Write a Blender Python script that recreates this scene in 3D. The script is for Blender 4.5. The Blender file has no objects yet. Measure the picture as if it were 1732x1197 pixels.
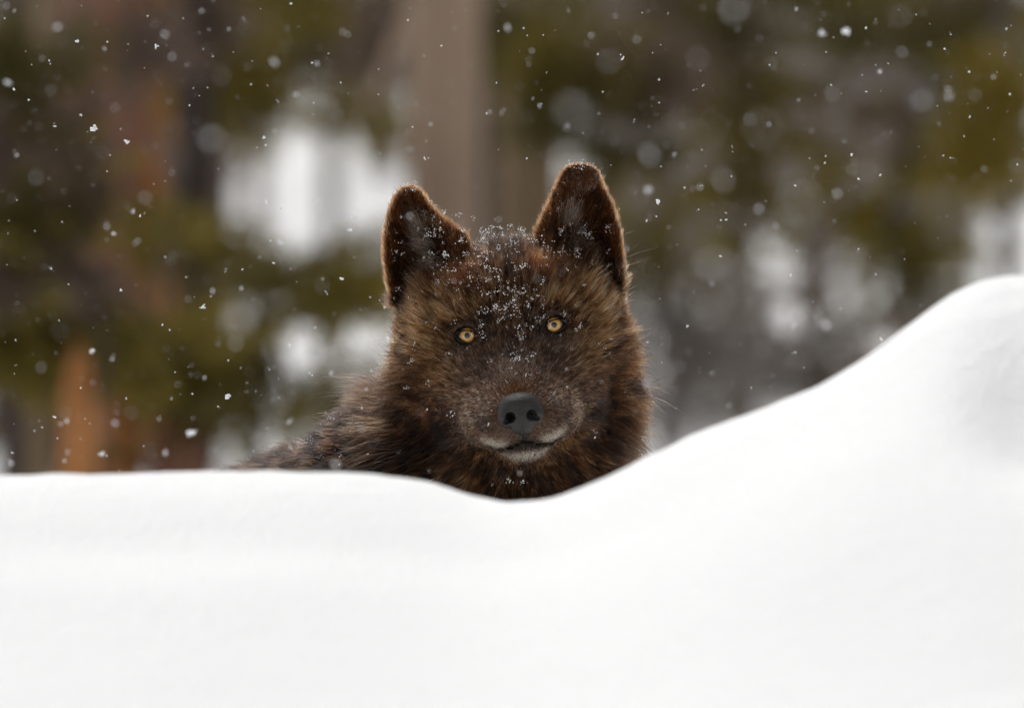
import bpy, math, random
import numpy as np
from mathutils import Vector, Matrix, kdtree

random.seed(7)
RNG = np.random.default_rng(11)
SC = bpy.context.scene
C = SC.collection

# ------------------------------------------------------------------ camera, sky, sun, exposure
DIST = 18.0                     # metres from the lens to the wolf's eyes
FRAME_W = 1.08                  # metres across the frame at that distance
PXM = FRAME_W / 1732.0          # metres per photograph pixel at the wolf
PITCH = math.radians(1.0)       # looking slightly down
EYE = Vector((-2 * PXM, 0.0, 0.55))
AIM = Vector((0.0, 0.0, 0.55 + (559 - 598.5) * PXM))
CAM_POS = AIM + Vector((0, -math.cos(PITCH), math.sin(PITCH))) * DIST

cam_data = bpy.data.cameras.new('camera')
cam_data.sensor_width = 36.0
cam_data.lens = 36.0 * DIST / FRAME_W
cam_data.clip_start = 0.1
cam_data.clip_end = 600.0
cam_data.dof.use_dof = True
cam_data.dof.focus_distance = DIST - 0.03
cam_data.dof.aperture_fstop = 7.2
cam = bpy.data.objects.new('camera', cam_data)
cam.location = CAM_POS
cam.rotation_euler = (math.pi / 2 - PITCH, 0, 0)
C.objects.link(cam)
SC.camera = cam

SUN_EL, SUN_AZ = math.radians(58), math.radians(-20)     # high, behind the wolf and a little left
world = bpy.data.worlds.new('World')
SC.world = world
world.use_nodes = True
wn = world.node_tree
for n in list(wn.nodes):
    wn.nodes.remove(n)
w_out = wn.nodes.new('ShaderNodeOutputWorld')
w_bg = wn.nodes.new('ShaderNodeBackground')
w_sky = wn.nodes.new('ShaderNodeTexSky')
w_sky.sky_type = 'NISHITA'
w_sky.sun_disc = False
w_sky.sun_elevation = SUN_EL
w_sky.sun_rotation = SUN_AZ
w_sky.air_density = 1.0
w_sky.dust_density = 4.0
w_hs = wn.nodes.new('ShaderNodeHueSaturation')           # cloud cover: the sky loses its blue
w_hs.inputs['Saturation'].default_value = 0.10
w_bg.inputs['Strength'].default_value = 0.12
wn.links.new(w_sky.outputs[0], w_hs.inputs['Color'])
wn.links.new(w_hs.outputs[0], w_bg.inputs['Color'])
wn.links.new(w_bg.outputs[0], w_out.inputs['Surface'])

sun_data = bpy.data.lights.new('sun', 'SUN')
sun_data.energy = 1.5
sun_data.angle = math.radians(40)
sun_data.color = (1.0, 0.965, 0.92)
sun = bpy.data.objects.new('sun', sun_data)
sun_dir = Vector((math.sin(SUN_AZ) * math.cos(SUN_EL), math.cos(SUN_AZ) * math.cos(SUN_EL), math.sin(SUN_EL)))
sun.rotation_euler = sun_dir.to_track_quat('Z', 'Y').to_euler()
sun.location = (0, 0, 20)
C.objects.link(sun)

SC.view_settings.view_transform = 'Standard'
SC.view_settings.look = 'None'
SC.view_settings.gamma = 1.0
SC.view_settings.exposure = 0.09
SC.view_settings.use_curve_mapping = False
SC.render.engine = 'CYCLES'
SC.cycles.use_denoising = True
SC.cycles.max_bounces = 8
SC.cycles.diffuse_bounces = 4
SC.cycles.transmission_bounces = 6
SC.cycles.transparent_max_bounces = 8
SC.cycles.use_adaptive_sampling = False

# ------------------------------------------------------------------ helpers
CAM_R = Vector((1, 0, 0))
CAM_F = Vector((0, math.cos(PITCH), -math.sin(PITCH)))
CAM_U = Vector((0, math.sin(PITCH), math.cos(PITCH)))
TAN_W = FRAME_W / DIST / 1732.0


def at(px, py, dist):
    """the point of the place that shows at a pixel of the photograph, dist metres from the lens"""
    return CAM_POS + dist * (CAM_F + CAM_R * ((px - 866) * TAN_W) + CAM_U * ((598.5 - py) * TAN_W))


def tag(o, label=None, cat=None, group=None, kind=None):
    if label: o['label'] = label
    if cat: o['category'] = cat
    if group: o['group'] = group
    if kind: o['kind'] = kind
    return o


def mesh_obj(name, verts, faces, mat=None, parent=None, smooth=True):
    me = bpy.data.meshes.new(name)
    verts = np.asarray(verts, dtype=np.float32)
    if isinstance(faces, np.ndarray):
        n, k = faces.shape
        me.vertices.add(len(verts)); me.vertices.foreach_set('co', verts.ravel())
        me.loops.add(n * k); me.loops.foreach_set('vertex_index', faces.astype(np.int32).ravel())
        me.polygons.add(n); me.polygons.foreach_set('loop_start', np.arange(0, n * k, k, dtype=np.int32))
        me.update(calc_edges=True)
    else:
        me.from_pydata([tuple(map(float, v)) for v in verts], [], faces)
        me.update()
    if smooth:
        me.polygons.foreach_set('use_smooth', [True] * len(me.polygons))
    if mat: me.materials.append(mat)
    o = bpy.data.objects.new(name, me)
    C.objects.link(o)
    if parent: o.parent = parent
    return o


def empty(name, loc=(0, 0, 0)):
    o = bpy.data.objects.new(name, None)
    o.location = loc
    o.empty_display_size = 0.1
    C.objects.link(o)
    return o


def new_mat(name):
    m = bpy.data.materials.new(name)
    m.use_nodes = True
    nt = m.node_tree
    b = nt.nodes['Principled BSDF']
    return m, nt, b


def noise_mat(name, c1, c2, scale, rough=0.8, bump=0.0, stretch=(1, 1, 1), bscale=None, detail=5.0, spec=0.3):
    m, nt, b = new_mat(name)
    tc = nt.nodes.new('ShaderNodeTexCoord')
    mp = nt.nodes.new('ShaderNodeMapping')
    mp.inputs['Scale'].default_value = stretch
    nt.links.new(tc.outputs['Object'], mp.inputs['Vector'])
    nz = nt.nodes.new('ShaderNodeTexNoise')
    nz.inputs['Scale'].default_value = scale
    nz.inputs['Detail'].default_value = detail
    nt.links.new(mp.outputs[0], nz.inputs['Vector'])
    cr = nt.nodes.new('ShaderNodeValToRGB')
    cr.color_ramp.elements[0].position = 0.32; cr.color_ramp.elements[0].color = (*c1, 1)
    cr.color_ramp.elements[1].position = 0.68; cr.color_ramp.elements[1].color = (*c2, 1)
    nt.links.new(nz.outputs['Fac'], cr.inputs['Fac'])
    nt.links.new(cr.outputs[0], b.inputs['Base Color'])
    b.inputs['Roughness'].default_value = rough
    b.inputs['Specular IOR Level'].default_value = spec
    if bump:
        n2 = nt.nodes.new('ShaderNodeTexNoise')
        n2.inputs['Scale'].default_value = bscale or scale * 3
        n2.inputs['Detail'].default_value = 6
        nt.links.new(mp.outputs[0], n2.inputs['Vector'])
        bp = nt.nodes.new('ShaderNodeBump')
        bp.inputs['Strength'].default_value = bump
        bp.inputs['Distance'].default_value = 0.01
        nt.links.new(n2.outputs['Fac'], bp.inputs['Height'])
        nt.links.new(bp.outputs[0], b.inputs['Normal'])
    return m


def smooth01(x, a, b):
    t = np.clip((x - a) / (b - a), 0, 1)
    return t * t * (3 - 2 * t)


_ph = np.random.default_rng(3)
_NW = [( _ph.normal(size=3), _ph.uniform(0, 6.28)) for _ in range(24)]


def wave_noise(p, size, k0=0, n=8):
    """cheap smooth noise in about -1..1; p (N,3), size = feature size"""
    s = np.zeros(len(p), np.float32)
    for w, ph in _NW[k0:k0 + n]:
        s += np.sin(p @ (w * (2.2 / size)) + ph)
    return s / math.sqrt(n * 0.5) * 0.6


# ------------------------------------------------------------------ materials of the setting
def snow_material(name, bump, scale):
    m, nt, b = new_mat(name)
    b.inputs['Base Color'].default_value = (0.90, 0.905, 0.91, 1)
    b.inputs['Roughness'].default_value = 0.75
    b.inputs['Specular IOR Level'].default_value = 0.15
    tc = nt.nodes.new('ShaderNodeTexCoord')
    n1 = nt.nodes.new('ShaderNodeTexNoise'); n1.inputs['Scale'].default_value = scale; n1.inputs['Detail'].default_value = 7
    nt.links.new(tc.outputs['Object'], n1.inputs['Vector'])
    bp = nt.nodes.new('ShaderNodeBump'); bp.inputs['Strength'].default_value = bump; bp.inputs['Distance'].default_value = 0.02
    nt.links.new(n1.outputs['Fac'], bp.inputs['Height'])
    nt.links.new(bp.outputs[0], b.inputs['Normal'])
    return m


M_SNOW = snow_material('bank_snow', 0.35, 130)
M_GROUND = snow_material('ground_snow', 0.4, 4)
BARK = {k: noise_mat(k + '_bark', c1, c2, 9, 0.9, 0.8, (1, 1, 0.25)) for k, c1, c2 in (
    ('pale', (0.29, 0.205, 0.145), (0.44, 0.325, 0.24)), ('dark', (0.042, 0.031, 0.026), (0.10, 0.073, 0.062)), ('grey', (0.14, 0.108, 0.09), (0.25, 0.20, 0.17)),
    ('red', (0.19, 0.088, 0.056), (0.32, 0.16, 0.108)), ('orange', (0.36, 0.145, 0.045), (0.54, 0.25, 0.09)), ('tan', (0.18, 0.125, 0.075), (0.28, 0.205, 0.13)))}


def needle_mat(name, c1, c2):
    """needles let some of the light through"""
    m = noise_mat(name, c1, c2, 3, 0.7)
    nt = m.node_tree
    b = nt.nodes['Principled BSDF']; out = nt.nodes['Material Output']
    tr = nt.nodes.new('ShaderNodeBsdfTranslucent'); mx = nt.nodes.new('ShaderNodeMixShader')
    mx.inputs[0].default_value = 0.4
    cr = next(n for n in nt.nodes if n.type == 'VALTORGB')
    nt.links.new(cr.outputs[0], tr.inputs['Color'])
    nt.links.new(b.outputs[0], mx.inputs[1]); nt.links.new(tr.outputs[0], mx.inputs[2])
    nt.links.new(mx.outputs[0], out.inputs['Surface'])
    return m


NEEDLE = {
    'olive': needle_mat('olive_needles', (0.18, 0.142, 0.026), (0.29, 0.225, 0.048)),
    'dark': needle_mat('dark_needles', (0.11, 0.092, 0.027), (0.18, 0.152, 0.046)),
    'yellow': needle_mat('yellow_green_needles', (0.23, 0.172, 0.02), (0.35, 0.262, 0.04)),
    'brown': needle_mat('brown_twigs', (0.165, 0.122, 0.092), (0.27, 0.203, 0.16)),
    'frost': needle_mat('frosted_twigs', (0.24, 0.21, 0.185), (0.38, 0.345, 0.315)),
}

# ------------------------------------------------------------------ ground
def ground_z(x, y):
    d = y + DIST
    z = 0.05 * np.exp(-((y - 0.3) / 2.0) ** 2)
    rise = np.maximum(d - 37, 0)
    z = z + 0.048 * rise * smooth01(rise, 0, 14) + 0.05 * np.maximum(d - 85, 0)
    z = z + 0.05 * np.sin(x * 0.9 + 1.0) * np.sin(y * 0.55) * smooth01(d, 22, 30)
    z = z + 0.10 * np.sin(x * 0.31 + y * 0.17) * smooth01(d, 30, 45)
    return z


gx = np.concatenate([np.linspace(-150, -12, 24)[:-1], np.linspace(-12, 12, 97), np.linspace(12, 150, 24)[1:]])
gy = np.concatenate([np.linspace(-60, -6, 20)[:-1], np.linspace(-6, 60, 200), np.linspace(60, 260, 40)[1:]])
GX, GY = np.meshgrid(gx, gy)
GZ = ground_z(GX, GY)
gi = np.arange(GX.size).reshape(GX.shape)
gf = np.stack([gi[:-1, :-1], gi[:-1, 1:], gi[1:, 1:], gi[1:, :-1]], -1).reshape(-1, 4)
tag(mesh_obj('snow_ground', np.stack([GX, GY, GZ], -1).reshape(-1, 3), gf, M_GROUND), kind='structure')

# ------------------------------------------------------------------ snow bank in front of the wolf
CREST = [(-900, 770), (-400, 800), (-120, 806), (0, 803), (200, 802), (350, 800), (500, 797), (600, 800), (680, 808), (760, 828), (810, 844),
         (870, 856), (920, 848), (970, 827), (1040, 797), (1090, 770), (1150, 744), (1220, 719), (1290, 694), (1370, 662),
         (1440, 620), (1500, 576), (1560, 528), (1600, 497), (1660, 471), (1732, 464), (1850, 480), (2000, 540), (2300, 650), (2700, 760), (3200, 820)]
CREST_Y = -1.6
cdist = DIST + CREST_Y
cr_pts = [at(px, py, cdist) for px, py in CREST]
cr_x = np.array([p.x for p in cr_pts]); cr_z = np.array([p.z for p in cr_pts])


fine_x = np.linspace(-4.5, 5.0, 1901)
fine_z = np.interp(fine_x, cr_x, cr_z)


def blurred(sig):
    k = np.arange(-3 * sig, 3 * sig + 1e-6, 0.005)
    g = np.exp(-0.5 * (k / sig) ** 2); g /= g.sum()
    pad = len(k) // 2
    return np.convolve(np.pad(fine_z, pad, mode='edge'), g, 'valid')[:len(fine_x)]


CREST_BLUR = [(0.0, blurred(0.016)), (0.15, blurred(0.05)), (0.5, blurred(0.12)), (1.1, blurred(0.22)), (9.0, blurred(0.4))]


def crest_z(x, away):
    """crest height, its outline growing softer down the slopes"""
    z = np.zeros_like(x)
    for (a0, z0), (a1, z1) in zip(CREST_BLUR[:-1], CREST_BLUR[1:]):
        m = (away >= a0) & (away < a1)
        t = (away[m] - a0) / (a1 - a0)
        z[m] = np.interp(x[m], fine_x, z0) * (1 - t) + np.interp(x[m], fine_x, z1) * t
    return z


def bank_z(x, y):
    t = y - CREST_Y
    front = np.maximum(-t, 0); back = np.maximum(t, 0)
    cz = crest_z(x, np.minimum(front + back * 0.5, 8.9))
    dz = -0.30 * (np.sqrt(front ** 2 + 0.18 ** 2) - 0.18) * 1.0 - 0.55 * (np.sqrt(back ** 2 + 0.12 ** 2) - 0.12)
    z = cz + dz
    # soft hollows and swells of wind-packed snow
    z = z - 0.065 * np.exp(-(((x - 0.50) / 0.07) ** 2 + ((y + 2.0) / 0.20) ** 2))
    z = z + 0.02 * np.exp(-(((x - 0.28) / 0.16) ** 2 + ((y + 2.15) / 0.3) ** 2))
    z = z - 0.010 * np.exp(-(((x + 0.30) / 0.30) ** 2 + ((y + 1.92) / 0.10) ** 2))
    z = z + 0.004 * np.sin(x * 7 + y * 3) * np.sin(y * 5 - x * 2 + 1) * smooth01(front, 0.1, 0.5)
    sh = x.shape
    q = np.stack([x.ravel(), y.ravel() * 0.8, np.zeros(x.size)], -1)
    z = z + ((0.0003 + 0.0012 * np.exp(-(q[:, 1] / 0.8 - CREST_Y) ** 2 / 0.02)) * wave_noise(q, 0.05, 0, 16) + 0.0006 * wave_noise(q, 0.2, 8, 16) + 0.0002 * wave_noise(q, 0.02, 4, 18)).reshape(sh)
    return np.maximum(z, -0.12)


bx = np.concatenate([np.linspace(-4.0, -0.75, 40)[:-1], np.linspace(-0.75, 0.85, 321), np.linspace(0.85, 4.5, 45)[1:]])
by = np.concatenate([np.linspace(-6.5, -2.8, 40)[:-1], np.linspace(-2.8, -1.2, 200), np.linspace(-1.2, -0.2, 30)[1:]])
BX, BY = np.meshgrid(bx, by)
BZ = bank_z(BX, BY)
bi = np.arange(BX.size).reshape(BX.shape)
bf = np.stack([bi[:-1, :-1], bi[:-1, 1:], bi[1:, 1:], bi[1:, :-1]], -1).reshape(-1, 4)
tag(mesh_obj('snow_bank', np.stack([BX, BY, BZ], -1).reshape(-1, 3), bf, M_SNOW), kind='structure')

# ------------------------------------------------------------------ trees
def tube(points, radii, seg=10):
    pts = [Vector(p) for p in points]
    vs, fs = [], []
    for i, p in enumerate(pts):
        d = (pts[min(i + 1, len(pts) - 1)] - pts[max(i - 1, 0)]).normalized()
        a = d.orthogonal().normalized(); b = d.cross(a)
        for k in range(seg):
            t = 2 * math.pi * k / seg
            wob = 1 + 0.10 * math.sin(3 * t + i * 1.7) + 0.06 * math.sin(5 * t + i)
            vs.append(p + (a * math.cos(t) + b * math.sin(t)) * radii[i] * wob)
    for i in range(len(pts) - 1):
        for k in range(seg):
            k2 = (k + 1) % seg
            fs.append((i * seg + k, i * seg + k2, (i + 1) * seg + k2, (i + 1) * seg + k))
    fs.append(tuple(range(seg - 1, -1, -1))); fs.append(tuple((len(pts) - 1) * seg + k for k in range(seg)))
    return vs, fs


def spray_template(seed, n=46):
    r = np.random.default_rng(seed)
    V = []
    for i in range(n):
        t = r.uniform(0.05, 1)
        ang = r.uniform(0, 6.283)
        out = np.array([r.uniform(0.5, 1.0), math.cos(ang), math.sin(ang)])
        out /= np.linalg.norm(out)
        side = np.cross(out, r.normal(size=3)); side /= np.linalg.norm(side)
        base = np.array([t, 0.05 * math.sin(t * 5), 0])
        L = r.uniform(0.22, 0.36); w = 0.022
        V += [base - side * w, base + side * w, base + out * L]
    for k in range(3):
        a = 2.1 * k
        V += [np.array([0, 0.02 * math.cos(a), 0.02 * math.sin(a)]), np.array([0, 0.02 * math.cos(a + 2.1), 0.02 * math.sin(a + 2.1)]), np.array([1.05, 0, 0])]
    return np.array(V, np.float32)


SPRAYS = [spray_template(s) for s in range(5)]


def rand_rot(r, axis):
    x = np.array(axis, float); x /= np.linalg.norm(x)
    h = r.normal(size=3); y = np.cross(x, h); y /= np.linalg.norm(y)
    return np.stack([x, y, np.cross(x, y)], 1)


def foliage(items):
    """items: (position, axis, length) -> one joined triangle soup of needle sprays"""
    out = []
    for i, (p, ax, L) in enumerate(items):
        R = rand_rot(RNG, ax)
        out.append((SPRAYS[i % 5] * L) @ R.T.astype(np.float32) + np.array(p, np.float32))
    V = np.concatenate(out)
    F = np.arange(len(V)).reshape(-1, 3)
    return V, F


TREE_GROUP = 'pines in the snowy wood behind the wolf'


def make_tree(name, label, cat, px, dist, width_px, bark, height, lean=0.0, boughs=(), crown_col='olive', crown_from=2.6, sapling=False):
    """px/width at mid frame; boughs: (px, py, rx, ry, colour, n sprays, depth offset)"""
    base = at(px, 600, dist)
    gz = float(ground_z(np.array([base.x]), np.array([base.y]))[0])
    root = empty(name, (base.x, base.y, gz - 0.05))
    tag(root, label, cat, TREE_GROUP)
    O = Vector(root.location)
    r0 = max(0.012, width_px * TAN_W * dist / 2 * (1.18 if width_px > 14 else 1.0))
    pts, rad = [], []
    N = 14
    for i in range(N + 1):
        h = height * (i / N) ** 1.5
        pts.append(Vector((lean * h + 0.05 * (h / height) * math.sin(i * 1.3 + px), 0.04 * (h / height) * math.cos(i * 1.9), h)))
        rad.append(r0 * (1.0 - 0.9 * (i / N) ** 1.5) * (1.25 if i == 0 else 1.0))
    v, f = tube(pts, rad, 12)
    mesh_obj('trunk', v, f, BARK[bark], root)

    def axis_at(h):
        return Vector((lean * h, 0, h))
    for (bpx, bpy_, rx, ry, col, n, dd) in boughs:
        c = at(bpx, bpy_, dist + dd) - O
        sx = rx * TAN_W * (dist + dd); sz = ry * TAN_W * (dist + dd)
        h0 = min(max(0.15, c.z + random.uniform(0.05, 0.45) * (1 if sapling else 1.6)), height * 0.9)
        a = axis_at(h0)
        side = 1 if c.x >= a.x else -1
        end = Vector((c.x + side * sx * 0.6, c.y, c.z - sz * 0.2))
        mid = (a + c) / 2 + Vector((0, 0, 0.04))
        bv, bff = tube([a, mid, Vector(c), end], [r0 * 0.22 + 0.006, r0 * 0.16 + 0.005, 0.006, 0.003], 6)
        br = mesh_obj('branch', bv, bff, BARK['dark' if bark == 'orange' else bark], root)
        items = []
        for i in range(int(n * 1.9)):
            q = np.clip(RNG.normal(size=3), -1.7, 1.7) * np.array([sx * 0.58, max(sx, sz) * 0.5, sz * 0.58])
            p = np.array(c) + q
            ax = np.array([q[0] / (sx + 1e-6) + side * 0.4, q[1] / (sx + 1e-6), RNG.normal() * 0.35 - 0.1]) + RNG.normal(size=3) * 0.3
            items.append((p, ax, RNG.uniform(0.06, 0.11)))
        fv, ff = foliage(items)
        mesh_obj('needles', fv, ff, NEEDLE[col], br, smooth=False)
    if height > 3.5:
        items = []
        for i in range(50):
            t = RNG.uniform(0, 1)
            h = crown_from + (height - crown_from) * t
            rr = (0.25 + 1.0 * (1 - t)) * RNG.uniform(0.15, 1.0) ** 0.6
            ang = RNG.uniform(0, 6.283)
            p = np.array([lean * h + rr * math.cos(ang), rr * math.sin(ang), h - rr * 0.25])
            items.append((p, (math.cos(ang), math.sin(ang), -0.25 + RNG.normal() * 0.2), RNG.uniform(0.25, 0.5)))
        cv, cf = foliage(items)
        mesh_obj('crown', cv, cf, NEEDLE[crown_col], root, smooth=False)
    elif sapling:
        items = []
        for i in range(24):
            t = RNG.uniform(0.3, 1); h = height * t; ang = RNG.uniform(0, 6.283)
            rr = 0.5 * (1 - t) * RNG.uniform(0.2, 1)
            items.append(((rr * math.cos(ang), rr * math.sin(ang), h), (math.cos(ang), math.sin(ang), 0.2), 0.14))
        cv, cf = foliage(items)
        mesh_obj('crown', cv, cf, NEEDLE[crown_col], root, smooth=False)
    return root


def make_stump(label, px, dist, width_px, top_py, bark):
    top = at(px, top_py, dist)
    gz = float(ground_z(np.array([top.x]), np.array([top.y]))[0]) - 0.05
    root = empty('stump', (top.x, top.y, gz))
    tag(root, label, 'stump', 'broken orange stumps')
    H = top.z - gz; r0 = width_px * TAN_W * dist / 2
    v, f = tube([(0, 0, 0), (0, 0, H * 0.3), (0.005, 0, H * 0.8), (0, 0, H)], [r0 * 1.2, r0, r0 * 0.95, r0 * 0.85], 14)
    mesh_obj('trunk', v, f, BARK[bark], root)
    for k in range(5):                                             # torn splinters on the break
        a = k * 1.26 + px
        q = Vector((math.cos(a) * r0 * 0.5, math.sin(a) * r0 * 0.5, H - 0.01))
        v, f = tube([q, q + Vector((0.004, 0, 0.03)), q + Vector((0, 0.003, 0.05 + 0.02 * (k % 3)))], [r0 * 0.3, r0 * 0.2, 0.003], 5)
        mesh_obj('splinter', v, f, BARK[bark], root)


T = make_tree
# --- centre
T('pine_tree', 'thick pale beige pine trunk rising straight behind the gap between the wolf\'s ears', 'tree', 750, 33, 112, 'pale', 14, 0.004,
  [(615, 205, 50, 22, 'olive', 26, 1.0), (660, 110, 34, 60, 'brown', 26, 1.5), (668, 30, 34, 40, 'brown', 20, 1.5)], crown_from=3.2)
T('pine_tree', 'reddish brown pine trunk just right of the thick pale trunk', 'tree', 893, 40, 105, 'tan', 14, 0.0,
  [(880, 70, 60, 60, 'dark', 55, -1), (960, 60, 70, 55, 'dark', 55, -1)])
T('pine_tree', 'dark slim pine trunk between the pale trunk and the reddish one', 'tree', 834, 41, 66, 'dark', 12, 0.0, [(840, 60, 50, 50, 'dark', 30, 0)])
# --- upper left wall of trees
T('pine_tree', 'dark pine trunk at the far left edge with olive boughs over it', 'tree', 22, 37, 60, 'dark', 13, 0.0,
  [(50, 60, 110, 60, 'dark', 70, 0), (40, 160, 90, 70, 'olive', 70, -1), (60, 255, 70, 45, 'olive', 50, -1), (70, 430, 120, 45, 'olive', 80, -1)])
T('pine_tree', 'brown pine trunk second from the left edge behind the olive boughs', 'tree', 105, 42, 55, 'grey', 13, 0.003,
  [(150, 40, 90, 50, 'olive', 60, 0), (110, 330, 70, 40, 'dark', 30, 0)])
T('pine_tree', 'red barked pine trunk left of the orange barked one', 'tree', 183, 32.5, 40, 'red', 13, 0.0,
  [(190, 90, 70, 60, 'brown', 50, 0), (215, 405, 90, 30, 'olive', 34, 1)])
T('pine_tree', 'pine trunk with glowing orange bark in the upper left', 'tree', 262, 34.5, 56, 'orange', 13, 0.0,
  [(270, 50, 80, 60, 'brown', 70, -1.5), (310, 420, 90, 44, 'olive', 60, -1.5)])
T('pine_tree', 'tall rusty trunk between the left edge and the red barked trunk', 'tree', 118, 35, 30, 'red', 12, 0.0)
T('pine_tree', 'dark brown pine trunk right of the orange barked one', 'tree', 332, 35, 62, 'dark', 13, 0.0,
  [(360, 70, 60, 70, 'olive', 55, -1), (385, 180, 55, 60, 'olive', 45, -1), (330, 250, 40, 50, 'brown', 20, 0)])
T('pine_tree', 'thin grey pine trunk beside the bright snow gap left of the pale trunk', 'tree', 437, 43, 26, 'grey', 12, 0.0,
  [(470, 70, 70, 60, 'brown', 55, 0), (540, 40, 80, 50, 'dark', 60, 0), (560, 110, 80, 45, 'dark', 50, 0), (420, 130, 60, 50, 'olive', 40, 0)])
T('pine_tree', 'mid brown pine trunk standing far back in the left wood', 'tree', 385, 52, 40, 'red', 13, 0.0, [(600, 30, 90, 40, 'dark', 50, 0)])
T('pine_tree', 'grey brown pine trunk just left of the thick pale trunk', 'tree', 655, 50, 46, 'grey', 13, 0.0,
  [(650, 40, 60, 50, 'brown', 40, -1), (590, 160, 60, 25, 'olive', 25, 0)])
T('pine_tree', 'broad bushy brown pine filling the shade behind the left trunks', 'tree', 205, 46, 60, 'red', 13, 0.0,
  [(x, y, 62, 60, ['brown', 'brown', 'olive', 'dark'][(x // 90 + y // 100) % 4], 34, 0) for x in (20, 110, 200, 290) for y in (130, 240, 350, 460, 570, 680)])
# --- lower left
make_stump('bright orange broken stump standing lowest on the left above the snow bank', 131, 29, 62, 655, 'orange')
make_stump('orange brown broken stump, shorter and dimmer, right of the bright orange one', 206, 30, 52, 690, 'orange')
T('sapling', 'olive pine sapling spreading over the orange stumps at the left', 'sapling', 160, 29.6, 10, 'dark', 0.75, 0.0,
  [(110, 590, 120, 32, 'olive', 80, 0.2), (250, 610, 110, 40, 'olive', 80, 0.4), (330, 660, 50, 34, 'olive', 34, 0.4)], 'olive', sapling=True)
T('pine_tree', 'tan grey trunk left of the brightest orange one low on the left', 'tree', 76, 30, 50, 'tan', 9, 0.0, [(50, 590, 70, 30, 'olive', 40, -0.3), (60, 480, 80, 40, 'brown', 50, -0.3), (50, 350, 80, 50, 'dark', 55, -0.3), (60, 235, 80, 50, 'brown', 55, -0.3), (50, 110, 80, 60, 'dark', 60, -0.3)])
T('pine_tree', 'dark trunk in the lower left corner beside a sliver of snow', 'tree', 34, 31, 56, 'dark', 9, 0.0)
make_stump('broad red brown stump low on the left nearest the wolf\'s back', 300, 30, 104, 738, 'red')
T('pine_tree', 'dark pine trunk rising behind the broad red brown stump', 'tree', 325, 33, 64, 'dark', 10, 0.0, [(330, 650, 60, 40, 'olive', 50, 0.5), (260, 580, 90, 40, 'olive', 60, -1.0)])
T('pine_tree', 'slim reddish trunk between the orange brown and the broad red brown stump', 'tree', 230, 33, 30, 'red', 10, 0.0)
T('pine_tree', 'low brown pine behind the gaps of the lowest left trunks', 'tree', 120, 36, 70, 'grey', 10, 0.0,
  [(40, 700, 50, 70, 'brown', 40, 0), (110, 720, 50, 60, 'brown', 40, 0), (190, 730, 60, 60, 'brown', 44, 0), (270, 730, 60, 60, 'brown', 44, 0), (270, 510, 50, 50, 'brown', 36, 0)])
T('pine_tree', 'dusky red trunk filling the gap between the two orange trunks', 'tree', 170, 33.5, 40, 'red', 10, 0.0)
T('sapling', 'low olive pine sapling beside the snow gap left of the wolf', 'sapling', 440, 30, 10, 'dark', 0.5, 0.0,
  [(420, 640, 45, 40, 'dark', 22, 0), (500, 690, 60, 35, 'olive', 30, 0), (560, 500, 70, 30, 'olive', 36, 0)], 'dark', sapling=True)
T('sapling', 'spreading olive sapling in front of the snow gap left of the wolf\'s ear', 'sapling', 560, 34, 10, 'dark', 0.5, 0.0,
  [(520, 470, 80, 28, 'olive', 42, 0), (610, 480, 50, 36, 'olive', 30, 0)], 'olive', sapling=True)
# --- right
T('pine_tree', 'pine with dark boughs right of the wolf\'s folded ear', 'tree', 1040, 38, 46, 'grey', 13, 0.0,
  [(990, 110, 80, 70, 'olive', 75, -1), (1000, 200, 90, 60, 'dark', 75, -1), (1085, 130, 70, 70, 'brown', 60, -1), (1060, 280, 60, 60, 'dark', 50, -1), (1090, 380, 70, 60, 'olive', 60, -1.5)])
T('pine_tree', 'brown pine trunk between the dark boughs and the right snow gaps', 'tree', 1148, 42, 42, 'grey', 13, 0.0,
  [(1130, 60, 80, 60, 'brown', 60, 0), (1180, 180, 90, 70, 'olive', 70, 0), (1170, 280, 80, 40, 'olive', 50, 0), (1170, 360, 70, 40, 'olive', 50, 0)])
T('pine_tree', 'slim pine between the two left snow gaps right of the wolf', 'tree', 1262, 40, 30, 'grey', 12, 0.0,
  [(1250, 60, 80, 50, 'dark', 60, 0), (1280, 150, 90, 60, 'olive', 70, 0), (1280, 260, 90, 60, 'olive', 75, 0), (1255, 370, 60, 34, 'olive', 45, 0), (1258, 470, 18, 70, 'brown', 9, 0)])
T('pine_tree', 'slim grey pine in the middle of the right snow gaps', 'tree', 1382, 41, 34, 'grey', 12, 0.0,
  [(1370, 80, 80, 60, 'brown', 60, 0), (1400, 190, 90, 70, 'yellow', 70, 0), (1380, 300, 90, 60, 'olive', 80, 0), (1420, 370, 80, 40, 'olive', 60, 0), (1378, 470, 20, 70, 'brown', 9, 0)])
T('pine_tree', 'leaning brown pine with yellow boughs before the brightest right snow gap', 'tree', 1535, 39, 34, 'grey', 12, 0.0,
  [(1500, 70, 110, 60, 'dark', 80, 0), (1500, 180, 100, 60, 'brown', 70, 0), (1520, 290, 100, 60, 'yellow', 85, 0), (1540, 390, 50, 60, 'olive', 55, 0), (1490, 350, 50, 34, 'olive', 34, 0)])
T('pine_tree', 'narrow blackish trunk at the right edge above the high snow hump', 'tree', 1702, 36, 30, 'dark', 12, 0.0,
  [(1640, 60, 90, 60, 'dark', 70, 0), (1710, 150, 45, 70, 'yellow', 55, -1), (1690, 260, 60, 60, 'yellow', 55, -1), (1620, 200, 80, 60, 'brown', 50, 0), (1620, 290, 70, 36, 'olive', 45, 0)])
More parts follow.
